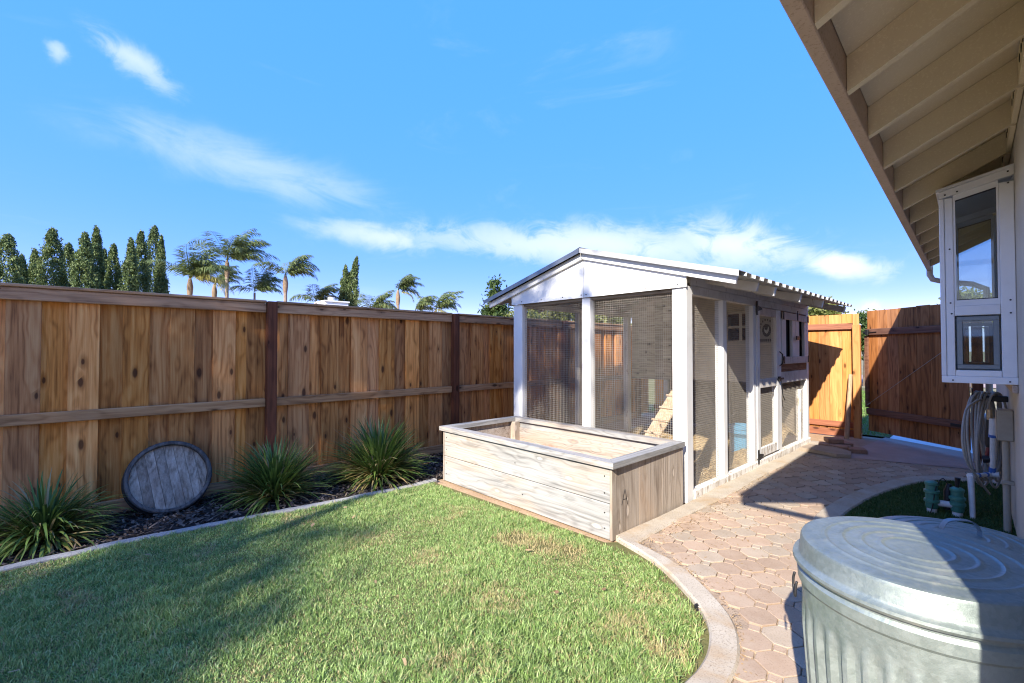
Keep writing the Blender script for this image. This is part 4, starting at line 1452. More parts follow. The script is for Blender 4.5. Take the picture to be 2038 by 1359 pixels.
# bricks and slab stacked by the coop corner
sl = MB().prism([(-1.96, 7.42), (-1.5, 7.28), (-1.36, 7.36), (-1.40, 7.62), (-1.62, 7.80), (-1.92, 7.76)], 2, .03, .075)
tag(sl.build('stone_slab', 'slab_stone'), 'flat grey-brown stone slab on the pavers below the bricks', 'slab')
bl = ['brick at the near end of the low stack, resting by the slab', 'brick in the middle of the low stack behind the slab',
      'brick at the gate end of the low stack behind the slab', 'upper brick lying across the back of the stack', 'upper brick lying at the coop end of the stack']
for k, (x, y, zz, rz) in enumerate(((-1.76, 7.98, .0, 12), (-1.57, 7.93, .0, 6), (-1.38, 7.86, .0, 20), (-1.62, 8.22, .0, 40), (-1.70, 8.10, .064, 30))):
    M = Matrix.Translation((x, y, zz + .055)) @ Euler((0, R(random.uniform(-2, 2)) if zz else 0, R(rz))).to_matrix().to_4x4()
    tag(MB().box(-.10, .10, -.10, .10, -.03, .03, .005, M).build('brick', 'brick'), bl[k], 'brick', 'bricks stacked by the coop')

# ================================================================ HOUSE
HA = R(1.8)
hs_ = empty('house', (.2, 1.0, 0), HA, 'tan stucco house with deep rafter eaves along the right edge', 'house', local=True)
VL = 7.7
def hb(name, x0, x1, y0, y1, z0, z1, m, b=.004, parent=None, **k):
    return box(name, x0, x1, y0, y1, z0, z1, m, parent or hs_, b, **k)
hb('wall', 0, 6, -.23, VL, -.1, 2.93, 'stucco', b=0)
# gable wedge above the wall plate
MB().prism([(0, 2.931), (6.0, 2.931), (3.0, 4.35)], 1, -.23, -.08).build('gable_wall', 'stucco', hs_)
SE = 0.5
FXo, FXi = -.66, -.605
ROOF0, ROOF1 = -.34, VL + .30
def zr(x):  # underside of rafters
    return 2.60 + SE * (x - FXi)
hb('fascia', FXo, FXi, ROOF0, ROOF1, 2.60, 2.775, 'fascia_paint', b=.004)
# rafters
k = 0
v_ = -.32
while v_ < ROOF1 - .05:
    for_len = .62
    m = MB()
    y0, y1 = v_, v_ + .042
    x0, x1 = FXi + .002, -.002 if v_ > 0 else 3.0
    pts = [(x0, zr(x0)), (x1, zr(x1)), (x1, zr(x1) + .158), (x0, zr(x0) + .158)]
    MB().prism(pts, 1, y0, y1).build('rafter', 'eave_paint', hs_)
    if v_ > 0 and v_ + .6 < VL:
        MB().box(-.03, -.004, y1 + .003, v_ + .597, zr(-.03) + .002, zr(-.03) + .15, .002).build('blocking', 'eave_paint', hs_)
        for q in range(3):
            yy = v_ + .22 + q * .11
            MB().tube([(-.0305, yy, zr(-.03) + .08), (-.0325, yy, zr(-.03) + .08)], .022, 12).build('vent_hole_shade', 'shade_black', hs_)  # flat black disc, the shade of a vent hole put into its colour
    v_ += .60
# decking in wide boards, then shingles
x = FXi + .003
while x < 3.0:
    x1 = min(x + 1.2, 3.0)
    zb = lambda q: zr(q) + .160
    MB().prism([(x, zb(x)), (x1 - .003, zb(x1 - .003)), (x1 - .003, zb(x1 - .003) + .018), (x, zb(x) + .018)], 1, ROOF0, ROOF1).build('roof_deck', 'eave_paint', hs_)
    x = x1
zt = lambda q: zr(q) + .182
MB().prism([(FXo - .02, zt(FXo - .02)), (3.0, zt(3.0)), (3.0, zt(3.0) + .02), (FXo - .02, zt(FXo - .02) + .02)], 1, ROOF0 - .02, ROOF1 + .02).build('roof', 'shingle', hs_)
MB().prism([(3.003, zt(3.0)), (6.7, zt(3.0) - SE * 3.7), (6.7, zt(3.0) - SE * 3.7 + .02), (3.003, zt(3.0) + .02)], 1, ROOF0 - .02, ROOF1 + .02).build('roof', 'shingle', hs_)
# level beam at the gable end (its thin shadow crosses the path)
MB().box(-.62, 3.0, ROOF0 - .10, ROOF0 - .05, 2.615, 2.68, .003).build('gable_beam', 'eave_paint', hs_)
# downspout at the far corner
ds = MB().tube([(-.63, VL + .22, 2.66), (-.63, VL + .22, 2.54), (-.60, VL + .22, 2.47), (-.50, VL + .21, 2.43), (-.2, VL + .2, 2.36), (-.07, VL + .17, 2.28), (-.06, VL + .15, 2.1), (-.06, VL + .15, .05)], .036, 10)
ds.build('downspout', 'fascia_paint', hs_, smooth=50)

# garden window standing out from the wall
gw = MB()
WY0, WY1, WX = 3.70, 4.85, -.385
zb0, zo, zi = 1.23, 2.59, 2.68
win = hb('garden_window', WX, 0, WY0, WY1, zb0 - .02, zb0 + .03, 'window_white', b=.003)
def wb(name, x0, x1, y0, y1, z0, z1, m='window_white', b=.003):
    return box(name, x0, x1, y0, y1, z0, z1, m, win, b)
def ztop(x): return zo + (zi - zo) * (x - WX) / (-WX)
# corner mullions
wb('mullion', WX, WX + .028, WY0, WY0 + .045, zb0 + .031, zo - .005)
wb('mullion', WX, WX + .03, WY1 - .045, WY1, zb0 + .031, zo - .005)
for y0, y1, side in ((WY0, WY0 + .04, 'near'), (WY1 - .04, WY1, 'far')):
    wb('side_stile', WX + .030, WX + .075, y0 + .004, y1, zb0 + .031, zo - .004)
    wb('side_stile', -.075, -.002, y0 + .004, y1, zb0 + .031, zi - .045)
    wb('side_rail', WX + .0765, -.0765, y0 + .003, y1, 1.705, 1.775)
    wb('side_rail', WX + .0765, -.0765, y0 + .003, y1, zb0 + .031, zb0 + .075)
    pts = [(WX, zo - .004), (-.002, zi - .004), (-.002, zi + .045), (WX, zo + .045)]
    MB().prism(pts, 1, y0 - .012, y1).build('head_rail', 'window_white', win)
    pts = [(WX + .0765, 1.776), (-.0765, 1.776), (-.0765, ztop(-.0765) - .006), (WX + .0765, ztop(WX + .0765) - .006)]
    ym = (y0 + y1) / 2
    # bead round the upper pane
    c = [(Vector((p[0], 0, p[1]))) for p in pts]
    cen = sum(c, Vector()) / 4
    bd = MB()
    inn = [cen + (p - cen) * .90 for p in c]
    for q in range(4):
        a, b2, d2, e2 = c[q], c[(q + 1) % 4], inn[(q + 1) % 4], inn[q]
        poly = [(p.x, p.z) for p in (a, b2, d2, e2)]
        bd.prism(poly, 1, ym - .012, ym + .012)
    bd.build('glazing_bead', 'window_white', win)
    gk = MB()
    in2 = [cen + (p - cen) * .885 for p in c]
    for q in range(4):
        poly = [(p.x, p.z) for p in (inn[q], inn[(q + 1) % 4], in2[(q + 1) % 4], in2[q])]
        gk.prism(poly, 1, ym - .009, ym + .009)
    gk.build('gasket', 'gasket_black', win)
    MB().prism([(p.x, p.z) for p in in2], 1, ym - .002, ym + .002).build('pane', 'glass', win)
    # lower vent sash with grey frame
    x0, x1, z0, z1 = WX + .085, -.085, zb0 + .085, 1.695
    for (a, b2, c2, d2) in ((x0, x1, z0, z0 + .03), (x0, x1, z1 - .03, z1), (x0, x0 + .03, z0 + .0305, z1 - .0305), (x1 - .03, x1, z0 + .0305, z1 - .0305)):
        wb('sash', a, b2, ym - .014, ym + .014, c2, d2, 'window_grey', b=.002)
    wb('pane', x0 + .031, x1 - .031, ym - .002, ym + .002, z0 + .031, z1 - .031, 'glass', b=0)
# front face
ymid = (WY0 + WY1) / 2
wb('front_rail', WX + .001, WX + .03, WY0 + .046, WY1 - .046, zb0 + .031, zb0 + .08)
wb('front_rail', WX + .001, WX + .03, WY0 + .046, WY1 - .046, zo - .07, zo - .006)
wb('front_rail', WX + .002, WX + .03, ymid - .025, ymid + .025, zb0 + .081, zo - .071)
wb('pane', WX + .014, WX + .018, WY0 + .046, ymid - .026, zb0 + .081, zo - .071, 'glass', b=0)
wb('pane', WX + .014, WX + .018, ymid + .026, WY1 - .046, zb0 + .081, zo - .071, 'glass', b=0)
# sloped glass top with a frame, shelf and room opening behind
pts = [(WX - .015, zo + .046), (-.002, zi + .046), (-.002, zi + .066), (WX - .015, zo + .066)]
MB().prism(pts, 1, WY0 - .02, WY1 + .02).build('window_roof', 'window_white', win)
wb('shelf', WX + .04, -.01, WY0 + .05, WY1 - .05, 1.735, 1.745, 'glass', b=0)
wb('back_panel', -.012, -.001, WY0 + .05, WY1 - .05, zb0 + .031, zi - .05, 'window_grey', b=0)
for (x, zz) in ((WX + .035, zo + .02), (WX + .1, zo + .03), (-.03, zi + .02), (-.03, zi - .06), (WX + .055, 2.2), (WX + .055, 1.80), (-.03, 1.8), (WX + .06, 1.72), (-.03, 1.71), (-.04, zb0 + .0), (WX + .06, zb0 + .0)):
    MB().tube([(x, WY0 - .0125, zz), (x, WY0 - .016, zz)], .006, 6).build('screw', 'screw_dark', win)
hb('window_apron', -.03, -.001, WY0, WY1, 1.15, 1.205, 'fascia_paint')

# electric box and conduit on the wall
ZU = lambda P: tuple(P)
eb = empty('electrical_box', (.2, 1.0, 0), HA, 'tan electrical box with conduit running down the stucco wall', 'electrical box', local=True)
MB().box(-.09, -.002, 4.25, 4.42, .74, .98, .006).build('cabinet', 'box_tan', eb)
MB().box(-.096, -.091, 4.262, 4.408, .752, .968, .003).build('cover', 'box_tan', eb)
MB().tube([(-.045, 4.30, .74), (-.045, 4.30, .02)], .022, 10).build('conduit', 'box_tan', eb, smooth=40)
MB().box(-.072, -.004, 4.27, 4.33, .40, .425, .002).build('clamp', 'box_tan', eb)

# PVC standpipe with blue primer
pv = empty('pvc_pipe', (.2, 1.0, 0), HA, 'white PVC standpipe with blue primer marks below the hose', 'pipe', local=True)
def pvc(path, r=.017, name='pipe', m='pvc_white'):
    MB().tube(path, r, 10).build(name, m, pv, smooth=50)
pvc([(-.10, 4.72, .86), (-.105, 4.72, .72)], .026, 'coupling')
pvc([(-.105, 4.72, .72), (-.11, 4.80, .36)], .0185)
pvc([(-.105, 4.722, .73), (-.106, 4.728, .70)], .0275, 'primer_mark', 'primer_blue')
pvc([(-.109, 4.785, .43), (-.111, 4.80, .385)], .0235, 'primer_mark', 'primer_blue')
pvc([(-.07, 4.80, .37), (-.13, 4.80, .365)], .025, 'elbow')
pvc([(-.12, 4.80, .365), (-.23, 4.60, .37)], .018)
pvc([(-.145, 4.755, .366), (-.155, 4.735, .367)], .0205, 'primer_mark', 'primer_blue')
pvc([(-.195, 4.665, .369), (-.205, 4.645, .369)], .0205, 'primer_mark', 'primer_blue')
pvc([(-.215, 4.625, .369), (-.25, 4.565, .37)], .025, 'elbow')
pvc([(-.245, 4.572, .37), (-.235, 4.52, .0)], [.022, .0185])

# hose coiled on a wall bracket
ho = empty('garden_hose', (.2, 1.0, 0), HA, 'grey garden hose coiled on a wall hanger below the window', 'hose', local=True)
MB().box(-.22, -.002, 4.95, 5.05, .99, 1.04, .004).build('hanger', 'black_iron', ho)
MB().box(-.23, -.22, 4.92, 5.08, .96, 1.10, .004).build('hanger_plate', 'black_iron', ho)
for k in range(9):
    rg = random.Random(k)
    cx = -.075 - .016 * k + rg.uniform(-.006, .006)
    cy = 4.98 + rg.uniform(-.035, .035)
    h = rg.uniform(.36, .45); w = rg.uniform(.10, .15)
    pts = []
    for q in range(29):
        a = 2 * math.pi * q / 28
        yy = cy + w * math.sin(a) * (1 - .25 * math.cos(a)) + .01 * math.sin(3 * a + k)
        zz = 1.07 - h + h * math.cos(a)
        pts.append((cx + .065 * math.sin(a) + .01 * math.sin(2 * a + k), yy, max(.03, zz)))
    MB().tube(pts, .0095, 8, cap=False).build('coil', 'hose_grey', ho, smooth=True)
MB().tube(catmull([(-.17, 4.90, 1.01), (-.21, 4.74, .99), (-.265, 4.58, .93), (-.29, 4.50, .72), (-.27, 4.5, .52), (-.20, 4.6, .35), (-.13, 4.75, .20)], 5), .0095, 8).build('loose_end', 'hose_grey', ho, smooth=True)
MB().tube([(-.185, 4.85, 1.005), (-.215, 4.72, .985)], .0125, 10).build('fitting', 'hose_brass', ho, smooth=50)
MB().tube([(-.12, 4.80, .93), (-.12, 4.795, .84)], .018, 10).build('nozzle', 'hose_brass', ho, smooth=50)
MB().tube([(-.12, 4.80, .84), (-.125, 4.79, .64), (-.13, 4.79, .60)], [.022, .03, .018], 10).build('nozzle_grip', 'black_iron', ho, smooth=50)
MB().tube([(-.13, 4.79, .60), (-.145, 4.80, .50)], .014, 8).build('nozzle_lever', 'hose_red', ho, smooth=50)
MB().tube([(-.17, 4.79, .49), (-.115, 4.79, .50)], .032, 12).build('nozzle_head', 'black_iron', ho, smooth=50)

# irrigation valves in the turf
iv = empty('irrigation_valves', (-.36, 5.45, 0), 0, 'pair of green irrigation valves on white risers in the turf', 'valve')
for (x, y, h) in ((-.43, 5.47, .0), (-.27, 5.50, -.03)):
    MB().tube([(x, y, 0), (x, y, .06)], .035, 12).build('riser', 'pvc_white', iv, smooth=50)
    MB().lathe([(.0, .06), (.04, .06), (.045, .075), (.045, .11), (.055, .115), (.055, .135), (.045, .14), (.045, .19 + h), (.055, .195 + h), (.055, .215 + h), (.042, .222 + h),
                (.042, .26 + h), (.048, .265 + h), (.048, .285 + h), (.03, .297 + h), (.0, .30 + h)], 20, (x, y, 0)).build('body', 'valve_green', iv, smooth=40)
MB().tube([(-.43, 5.47, .11), (-.27, 5.50, .11)], .028, 10).build('link_pipe', 'pvc_white', iv, smooth=50)
MB().tube([(-.33, 5.52, .06), (-.33, 5.52, .21), (-.32, 5.53, .28)], [.026, .03, .018], 10).build('solenoid', 'black_iron', iv, smooth=50)
MB().tube([(-.27, 5.50, .26), (-.265, 5.50, .35)], [.012, .02], 8).build('bleed_screw', 'black_iron', iv, smooth=50)
MB().tube(catmull([(-.33, 5.52, .28), (-.36, 5.48, .33), (-.40, 5.44, .25), (-.42, 5.42, .1), (-.44, 5.40, .01)], 5), .004, 6).build('wire', 'black_iron', iv, smooth=True)

# ================================================================ GALVANISED CANS
def trash_can(c, r, ztop_, lid_r, dome, label, ribs=34, handle=True, tilt=(0, 0)):
    tc = empty('trash_can', (c[0], c[1], 0.02), 0, label, 'trash can', 'galvanised trash cans')
    zf = ztop_ - .055
    def flute(rr, zz, a):
        if .05 < zz < zf - .16:
            e = min(1, (zz - .05) / .03, (zf - .16 - zz) / .06)
            s = math.cos(a * ribs)
            return rr + .0075 * e * (1 if s > .35 else (-1 if s < -.35 else s / .35))
        return rr
    zs = [.0, .02, .05, .06, .09, .2, .35, .5, zf - .24, zf - .20, zf - .165, zf - .16, zf - .10, zf - .09, zf - .075, zf - .06, zf - .05, zf - .02]
    def rad(zz):
        b = r * .80 + (r * .955 - r * .80) * zz / zf
        if zf - .10 < zz < zf - .05: b += .008
        return b
    zs = sorted(zs)
    MB().lathe([(.001, .01)] + [(rad(zz), zz) for zz in zs] + [(rad(zf) - .012, zf - .02), (rad(.3) - .012, .1)], 272, (c[0], c[1], .02), flute).build('body', 'galvanised', tc, smooth=30)
    # lid: flange, step wall, top with pressed rings
    prof = [(lid_r * .93, -.022), (lid_r * 1.035, -.026), (lid_r * 1.05, -.018), (lid_r * 1.045, -.010), (lid_r * 1.0, -.004),
            (lid_r * .985, .004), (lid_r * .975, .044), (lid_r * .962, .053), (lid_r * .945, .055)]
    n_r = 4
    rr = lid_r * .94
    steps = np.linspace(rr, .0, 70)
    for s in steps[1:]:
        f_ = s / lid_r
        zz = .055 + dome * (1 - f_ ** 2)
        for q in (.76, .60, .44, .28):
            zz += .0036 * math.exp(-((f_ - q) / .018) ** 2)
        prof.append((max(s, .0006), zz))
    lid = MB().lathe(prof, 96, (c[0], c[1], zf + .01)).build('lid', 'galvanised_lid', tc, smooth=40)
    for s_ in (0, 1):
        a = R(200) + s_ * math.pi
        d = Vector((math.cos(a), math.sin(a), 0)); t = Vector((-d.y, d.x, 0))
        b0 = Vector((c[0], c[1], zf - .08)) + d * (rad(zf - .08) + .006)
        pts = catmull([b0 - t * .035, b0 - t * .036 + d * .004 - Vector((0, 0, .02)), b0 - t * .028 + d * .004 - Vector((0, 0, .05)), b0 + t * .028 + d * .004 - Vector((0, 0, .05)),
                       b0 + t * .036 + d * .004 - Vector((0, 0, .02)), b0 + t * .035], 4)
        MB().tube(pts, .004, 6).build('side_handle', 'hoop_iron', tc, smooth=True)
    if handle:
        zc = zf + .01 + .055 + dome
        d = Vector((.82, .57, 0))
        cc = Vector((c[0], c[1], zc))
        pts = catmull([cc - d * .062, cc - d * .06 + Vector((0, 0, .028)), cc - d * .035 + Vector((0, 0, .055)), cc + d * .035 + Vector((0, 0, .055)), cc + d * .06 + Vector((0, 0, .028)), cc + d * .062], 5)
        m = MB()
        pv_ = [Vector(p) for p in pts]
        side = Vector((-d.y, d.x, 0)) * .013
        vs = []
        for p in pv_:
            vs += [p - side, p + side, p + side * .9 - Vector((0, 0, .004)), p - side * .9 - Vector((0, 0, .004))]
        fs = [(i * 4 + k, i * 4 + (k + 1) % 4, (i + 1) * 4 + (k + 1) % 4, (i + 1) * 4 + k) for i in range(len(pv_) - 1) for k in range(4)]
        m.add(vs, fs).build('lid_handle', 'window_grey', lid, smooth=30)
    return tc


trash_can((-.178, 1.82), .315, .84, .302, .006, 'galvanised trash can with ribbed body and flat ringed lid, nearest the camera', handle=False)
trash_can((-.115, 2.475), .30, .70, .29, .028, 'galvanised trash can with domed lid and handle, half hidden behind the near can')

# small sprinkler head in the bare strip at the kerb
sp = MB().tube([(-1.17, 2.52, .0), (-1.17, 2.52, .022)], .024, 12).tube([(-1.17, 2.52, .022), (-1.17, 2.52, .03)], .014, 10)
tag(sp.build('sprinkler_head', 'black_iron'), 'small black sprinkler head sunk beside the curved kerb', 'sprinkler')

# ================================================================ TREES AND HOUSES BEYOND
def rand_quads(P, size, rg, flat=0.0, up=None):
    n = len(P)
    s = size * rg.uniform(.6, 1.4, n)[:, None]
    a = rg.normal(size=(n, 3))
    if up is not None: a = a * (1 - flat) + np.array(up) * flat * rg.uniform(.5, 1.5, n)[:, None]
    a /= np.linalg.norm(a, axis=1)[:, None]
    b = np.cross(a, rg.normal(size=(n, 3))); b /= np.linalg.norm(b, axis=1)[:, None]
    V = np.stack([P - a * s, P + b * s * .45, P + a * s, P - b * s * .45], 1)
    return V.reshape(-1, 3), np.arange(n * 4).reshape(n, 4)


def cypress_meshes(k):
    rg = np.random.default_rng(40 + k)
    nc = 300
    out = []
    t = rg.uniform(0.0, 1, nc) ** .9
    cut, pw = ((.66, .5), (.58, .6), (.5, .7), (.6, .55))[k]
    def prof(tt):
        return np.where(tt < .15, .75 + tt * 1.6, 1.0) * np.where(tt > cut, np.clip((1 - tt) / (1 - cut), 0, 1) ** pw, 1)
    az = rg.uniform(0, 2 * np.pi, nc)
    r = prof(t) * .5 * rg.uniform(.62, 1.0, nc) * (1 + .16 * np.sin(az * 3 + t * 14 + k))
    C = np.c_[np.cos(az) * r, np.sin(az) * r, t]
    m = 60
    Q = np.repeat(C, m, 0) + rg.normal(size=(nc * m, 3)) * np.array([.075, .075, .021]) * np.repeat(.5 + prof(t), m)[:, None] * .75
    Q[:, 2] = np.clip(Q[:, 2], 0.02, 1.02)
    return Q, rg


CYP = []
for k in range(4):
    Q, rg = cypress_meshes(k)
    CYP.append(Q)


def cypress(k, x, y, h, w, label, lean=(0, 0), group='cypresses beyond the fence'):
    t = empty('cypress_tree', (x, y, 0), 0, label, 'tree', group)
    Q = CYP[k % 4].copy()
    rg = np.random.default_rng(100 + k)
    base = .0
    w = w * 1.2
    P = np.c_[Q[:, 0] * w, Q[:, 1] * w, Q[:, 2] * h]
    P[:, 0] += lean[0] * (Q[:, 2] ** 3) * h; P[:, 1] += lean[1] * (Q[:, 2] ** 3) * h
    keep = P[:, 2] > .9
    P = P[keep]
    V, F = rand_quads(P, .058, rg, .55, (0, 0, 1))
    V = V + np.array([x, y, 0])
    np_mesh('crown', V, F, 'cypress_leaf', t, kind='stuff', center=(x, y, 0))
    MB().tube([(x, y, -.06), (x, y, h * .55)], [.12, .05], 8).build('trunk', 'bark', t, smooth=40)
    return t


cyp = [[-33.87, -3.0, 7.17, 0.98], [-35.9, -2.66, 6.54, 0.62], [-37.93, -2.3, 7.28, 0.88], [-34.97, -1.46, 7.96, 1.06], [-36.99, -0.89, 7.6, 0.78],
       [-34.0, -0.18, 7.81, 0.92], [-36.0, 0.29, 8.68, 0.9], [-37.99, 0.7, 7.68, 0.55], [-34.98, 1.03, 7.51, 0.6], [-36.97, 1.39, 6.44, 0.4],
       [-33.95, 1.75, 7.85, 0.83], [-35.92, 2.32, 8.68, 0.84], [-37.87, 3.11, 9.52, 0.9], [-34.85, 3.21, 8.38, 0.55]]
ordn = ['first', 'second', 'third', 'fourth', 'fifth', 'sixth', 'seventh', 'eighth', 'ninth', 'tenth', 'eleventh', 'twelfth', 'thirteenth', 'fourteenth']
desc = ['broad blunt', 'short', 'short pointed', 'broad tall blunt', 'middling', 'full tall', 'tall pointed', 'thin short', 'thin middling', 'lowest thin', 'tapering', 'tall tapering', 'tallest spire-topped', 'narrow']
for k, (x, y, h, w) in enumerate(cyp):
    cypress(k, x, y, h, w, '%s cypress, %s from the left in the row beyond the fence' % (desc[k], ordn[k]))
cypress(1, -29.53, 12.32, 7.03, .6, 'slim cypress at the left of the trio behind the white chimney', (.0, .02), 'slim cypresses by the chimney')
cypress(2, -29.46, 12.55, 6.6, .5, 'short slim cypress in the middle of the trio behind the chimney', (.0, .02), 'slim cypresses by the chimney')
cypress(3, -29.33, 12.70, 7.6, .66, 'tallest slim cypress with bent tip behind the white chimney', (.008, .05), 'slim cypresses by the chimney')

WIND = np.array([.60, .80, 0])        # blows to the right in the picture


def palm(x, y, h, size, label, nf=15, seed=0, yellow=0, boot=True, trunk_r=.11):
    """crown centre at height h, fronds of length size, blown sideways by the wind"""
    rg = np.random.default_rng(seed + 7)
    t = empty('palm_tree', (x, y, 0), 0, label, 'tree', 'wind-blown palms beyond the fence')
    MB().tube([(x, y, -.06), (x + .04, y, h * .5), (x, y, h - .1)], [trunk_r * 1.25, trunk_r, trunk_r * .8], 8).build('trunk', 'palm_bark', t, smooth=40)
    if boot:
        MB().tube([(x, y, h - 1.1), (x, y, h - .85), (x, y, h - .5), (x, y, h - .2), (x, y, h)], [trunk_r * .9, trunk_r * 1.2, trunk_r * 1.4, trunk_r * 1.0, trunk_r * .5], 9).build('leaf_bases', 'palm_boot', t, smooth=40)
    for i in range(int(nf * 1.2)):
        az = rg.uniform(0, 2 * np.pi)
        d = np.array([math.cos(az), math.sin(az), 0])
        blow = rg.uniform(.25, 1.0)
        d = d * (1 - blow * .7) + WIND * blow * 1.15
        el = rg.uniform(.55, 1.5)
        if i < yellow: el = rg.uniform(.0, .45)
        p = np.array([x, y, h - .05])
        n = 26
        pts = []
        droop = rg.uniform(1.3, 2.2)
        L = size * 1.18 * rg.uniform(.7, 1.1)
        e = el
        dirv = d / np.linalg.norm(d)
        for s in range(n + 1):
            pts.append(p.copy())
            p = p + (dirv * math.cos(e) + np.array([0, 0, math.sin(e)])) * L / n
            e -= droop / n * (0.35 + 1.3 * s / n)
            dirv = dirv + WIND * .028; dirv /= np.linalg.norm(dirv)
        pts = np.array(pts)
        V = []; F = []
        for s in range(n):
            a, b = pts[s], pts[s + 1]
            tv = (b - a) / np.linalg.norm(b - a)
            sd_ = np.cross(tv, [0, 0, 1]); sd_ /= (np.linalg.norm(sd_) + 1e-9)
            k = len(V); w = .018 * (1 - s / n) + .006
            V += [a - sd_ * w, a + sd_ * w, b + sd_ * w * .9, b - sd_ * w * .9]
            F.append((k, k + 1, k + 2, k + 3))
            if s < 3: continue
            ll = L * .30 * math.sin(math.pi * min(1, (s / n) * .82 + .16)) + .1
            for sg_ in (-1, 1):
                for rep in (0, .5):
                    a0 = a + (b - a) * rep
                    q = tv * .55 + sd_ * sg_ * rg.uniform(.5, 1.0) + np.array([0, 0, -rg.uniform(.1, .75)]) + WIND * rg.uniform(.1, .5)
                    q /= np.linalg.norm(q)
                    l2 = ll * rg.uniform(.75, 1.1)
                    mid = a0 + q * l2 * .5 + np.array([0, 0, .02])
                    end = a0 + q * l2 + np.array([0, 0, -.10 * l2])
                    k = len(V)
                    wv = tv * .022
                    V += [a0 - wv * .6, mid - wv, end, mid + wv]
                    F.append((k, k + 1, k + 2, k + 3))
        np_mesh('frond', V, F, 'palm_leaf_yellow' if i < yellow else 'palm_leaf', t, center=(x, y, h))
    return t


palm(-29.73, 3.99, 5.35, 2.2, 'bushy palm with yellowing lower fronds beside the cypress row', 22, 1, 4)
palm(-32.41, 6.22, 7.0, 2.5, 'tallest palm with a bare trunk and spreading crown', 18, 2, 0)
palm(-33.45, 5.75, 5.6, 1.7, 'half-hidden palm with brown leaf bases left of the tallest palm', 9, 3, 1)
palm(-33.07, 7.91, 5.3, 2.0, 'slender spreading palm just right of the tallest palm', 11, 4, 0, False, .08)
palm(-28.75, 8.50, 5.9, 1.75, 'palm with bulging brown leaf bases, crown swept to the right', 11, 5, 0)
palm(-30.1, 10.75, 4.6, 1.7, 'low palm crown peeping over the fence left of the chimney', 10, 6, 0, False)
palm(-26.93, 13.05, 4.0, 1.7, 'low wind-bent palm right of the chimney', 10, 7, 0, False)
palm(-27.98, 15.45, 5.55, 1.6, 'palm with orange leaf bases standing above its low neighbours', 12, 8, 2)
palm(-25.66, 15.40, 4.05, 1.6, 'low palm left of the last palm before the coop', 10, 9, 0, False)
palm(-24.92, 16.45, 4.1, 1.8, 'last palm before the coop roof, fronds blown upright', 11, 10, 2, False)

# neighbouring house: only its chimney and a bit of roof show above the fence
nh = empty('neighbour_house', (-24.5, 9.6, 0), 0, 'neighbouring house showing a white chimney above the fence', 'house')
MB().box(-25.3, -23.9, 9.0, 10.25, 2.0, 3.98, .02).build('chimney', 'chimney_white', nh)
MB().box(-25.36, -23.84, 8.95, 10.30, 3.985, 4.06, .01).build('chimney_top', 'chimney_white', nh)
MB().tube([(-24.5, 9.55, 4.05), (-24.5, 9.55, 4.30)], .17, 14).build('flue', 'chimney_white', nh, smooth=40)
MB().tube([(-24.5, 9.55, 4.30), (-24.5, 9.55, 4.38)], .20, 14).build('flue_cap', 'black_iron', nh, smooth=40)
MB().box(-31, -23.8, 6.0, 16.5, -.06, 2.4, .02).build('wall', 'stucco', nh)
MB().prism([(-31.6, 2.4), (-23.2, 2.4), (-27.4, 3.35)], 1, 5.5, 17).build('roof', 'roof_tile_pink', nh)


def bushy(name, c, rx, rz, h, label, material='bush_leaf', n=3500, leaf_s=.09, seed=0, group=None, cone=False, trunk=.1, clumps=42):
    rg = np.random.default_rng(seed)
    t = empty(name, (c[0], c[1], 0), 0, label, 'tree', group)
    u = rg.normal(size=(clumps, 3)); u /= np.linalg.norm(u, axis=1)[:, None]
    rad = rg.uniform(.35, .95, clumps)[:, None]
    C_ = u * rad * np.array([rx, rx, rz])
    if cone:
        f_ = (C_[:, 2] / rz + 1) / 2
        C_[:, :2] *= (1.25 - 1.1 * f_)[:, None]
    C_ += np.array([c[0], c[1], h])
    m = n // clumps
    Q = np.repeat(C_, m, 0) + rg.normal(size=(clumps * m, 3)) * (min(rx, rz) * .17)
    V, F = rand_quads(Q, leaf_s, rg)
    np_mesh('crown', V, F, material, t, kind='stuff', center=(c[0], c[1], 0))
    MB().tube([(c[0], c[1], -.06), (c[0] + .03, c[1], h * .5), (c[0], c[1], h)], [trunk, trunk * .75, trunk * .4], 8).build('trunk', 'bark', t, smooth=40)
    for k in range(7):
        tip = C_[k % clumps]
        MB().tube([(c[0], c[1], max(.5, h - rz * .6)), tuple((np.array([c[0], c[1], h]) + tip) / 2 - np.array([0, 0, .1 * rz])), tuple(tip)], [trunk * .45, trunk * .3, trunk * .1], 6).build('limb', 'bark', t)
    return t


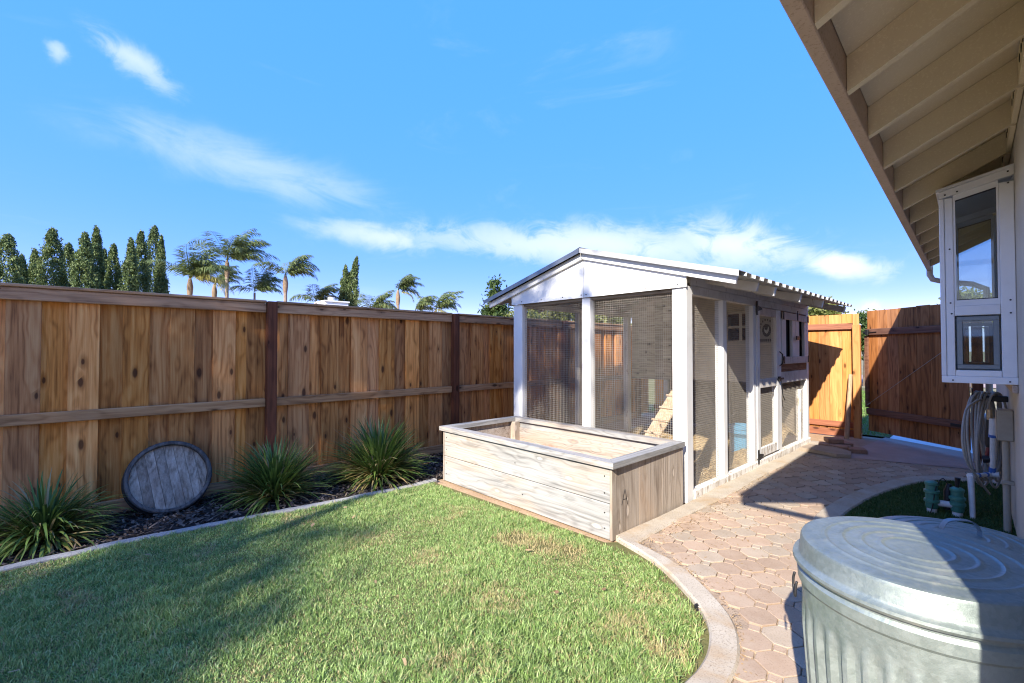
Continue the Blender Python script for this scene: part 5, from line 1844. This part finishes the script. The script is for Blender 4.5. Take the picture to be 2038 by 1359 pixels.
bushy('conifer_tree', (-9.85, 8.55), .55, 1.0, 2.55, 'young spiky conifer rising over the fence beside the coop roof', 'tree_leaf', 5000, .055, 1, cone=True, trunk=.05, clumps=60)
bushy('flowering_bush', (-9.2, 9.05), .85, .55, 2.0, 'pale green bush behind the fence at the coop corner', 'bush_leaf', 4500, .045, 2, trunk=.05)
for k, (x, y, r, h, lb) in enumerate(((-16.6, 17.33, 1.3, 3.1, 'leafy tree seen through the mesh left of the middle post'), (-15.4, 18.4, 1.5, 3.2, 'pale tree seen through the mesh behind the middle post'),
                                      (-13.6, 19.6, 1.2, 3.2, 'yellowish tree at the right end of the gap under the coop roof'))):
    bushy('garden_tree', (x, y), r, 1.1, h, lb, 'bush_leaf', 5000, .09, 5 + k, 'trees seen through the coop')
bushy('street_tree', (-4.85, 21.5), .85, .7, 2.75, 'round yellow-green tree top over the cedar fence panel', 'bush_leaf', 4500, .07, 11)
bushy('street_tree', (-3.9, 24.0), .85, 1.1, 2.05, 'dark tree seen through the gap beside the gate', 'tree_leaf', 5000, .07, 12)
bushy('street_tree', (-.65, 23.0), .8, .8, 2.9, 'pale tree seen through the garden window glass', 'bush_leaf', 4500, .07, 13)

# ---- the trees behind the camera that shade the fence, the lawn and the gable
def shade_tree(x, y, h, rx, rz, seed, label, n=7500, clumps=75):
    return bushy('shade_tree', (x, y), rx, rz, h, label, 'tree_leaf', n, .115, seed, 'garden trees behind the camera', trunk=.11, clumps=clumps)


shade_tree(-.5, -9.8, 11.0, 1.75, 1.4, 21, 'tall leafy garden tree behind the camera, nearest of the four', 3600)
shade_tree(-.9, -13.4, 11.0, 1.75, 1.7, 22, 'tall leafy garden tree behind the camera, by the rear fence', 3000)
shade_tree(1.85, -17.0, 11.0, 1.25, 1.3, 23, 'sparse leafy tree beyond the rear fence behind the camera', 3000, 45)
shade_tree(-.35, -16.6, 11.0, 1.3, 1.4, 24, 'round leafy tree beyond the rear fence, left of the sparse one', 2300, 50)

# rear fence behind the camera: unseen, added so window and cans mirror dark boards
rf = empty('unseen_rear_fence', (1, -12.0, 0), 0, 'unseen brown board fence added behind the camera for dark reflections', 'fence')
x = -5.4
while x < 9.0:
    w = random.uniform(.15, .2)
    MB().box(x + .002, x + w - .002, -12.03, -12.0, .03, 1.92 + random.uniform(-.01, .01), .003).build('board', 'fence_wood', rf)
    x += w
for zz in (.4, 1.6):
    MB().box(-5.4, 9.0, -11.998, -11.96, zz, zz + .09, .004).build('rail', 'fence_rail_wood', rf)
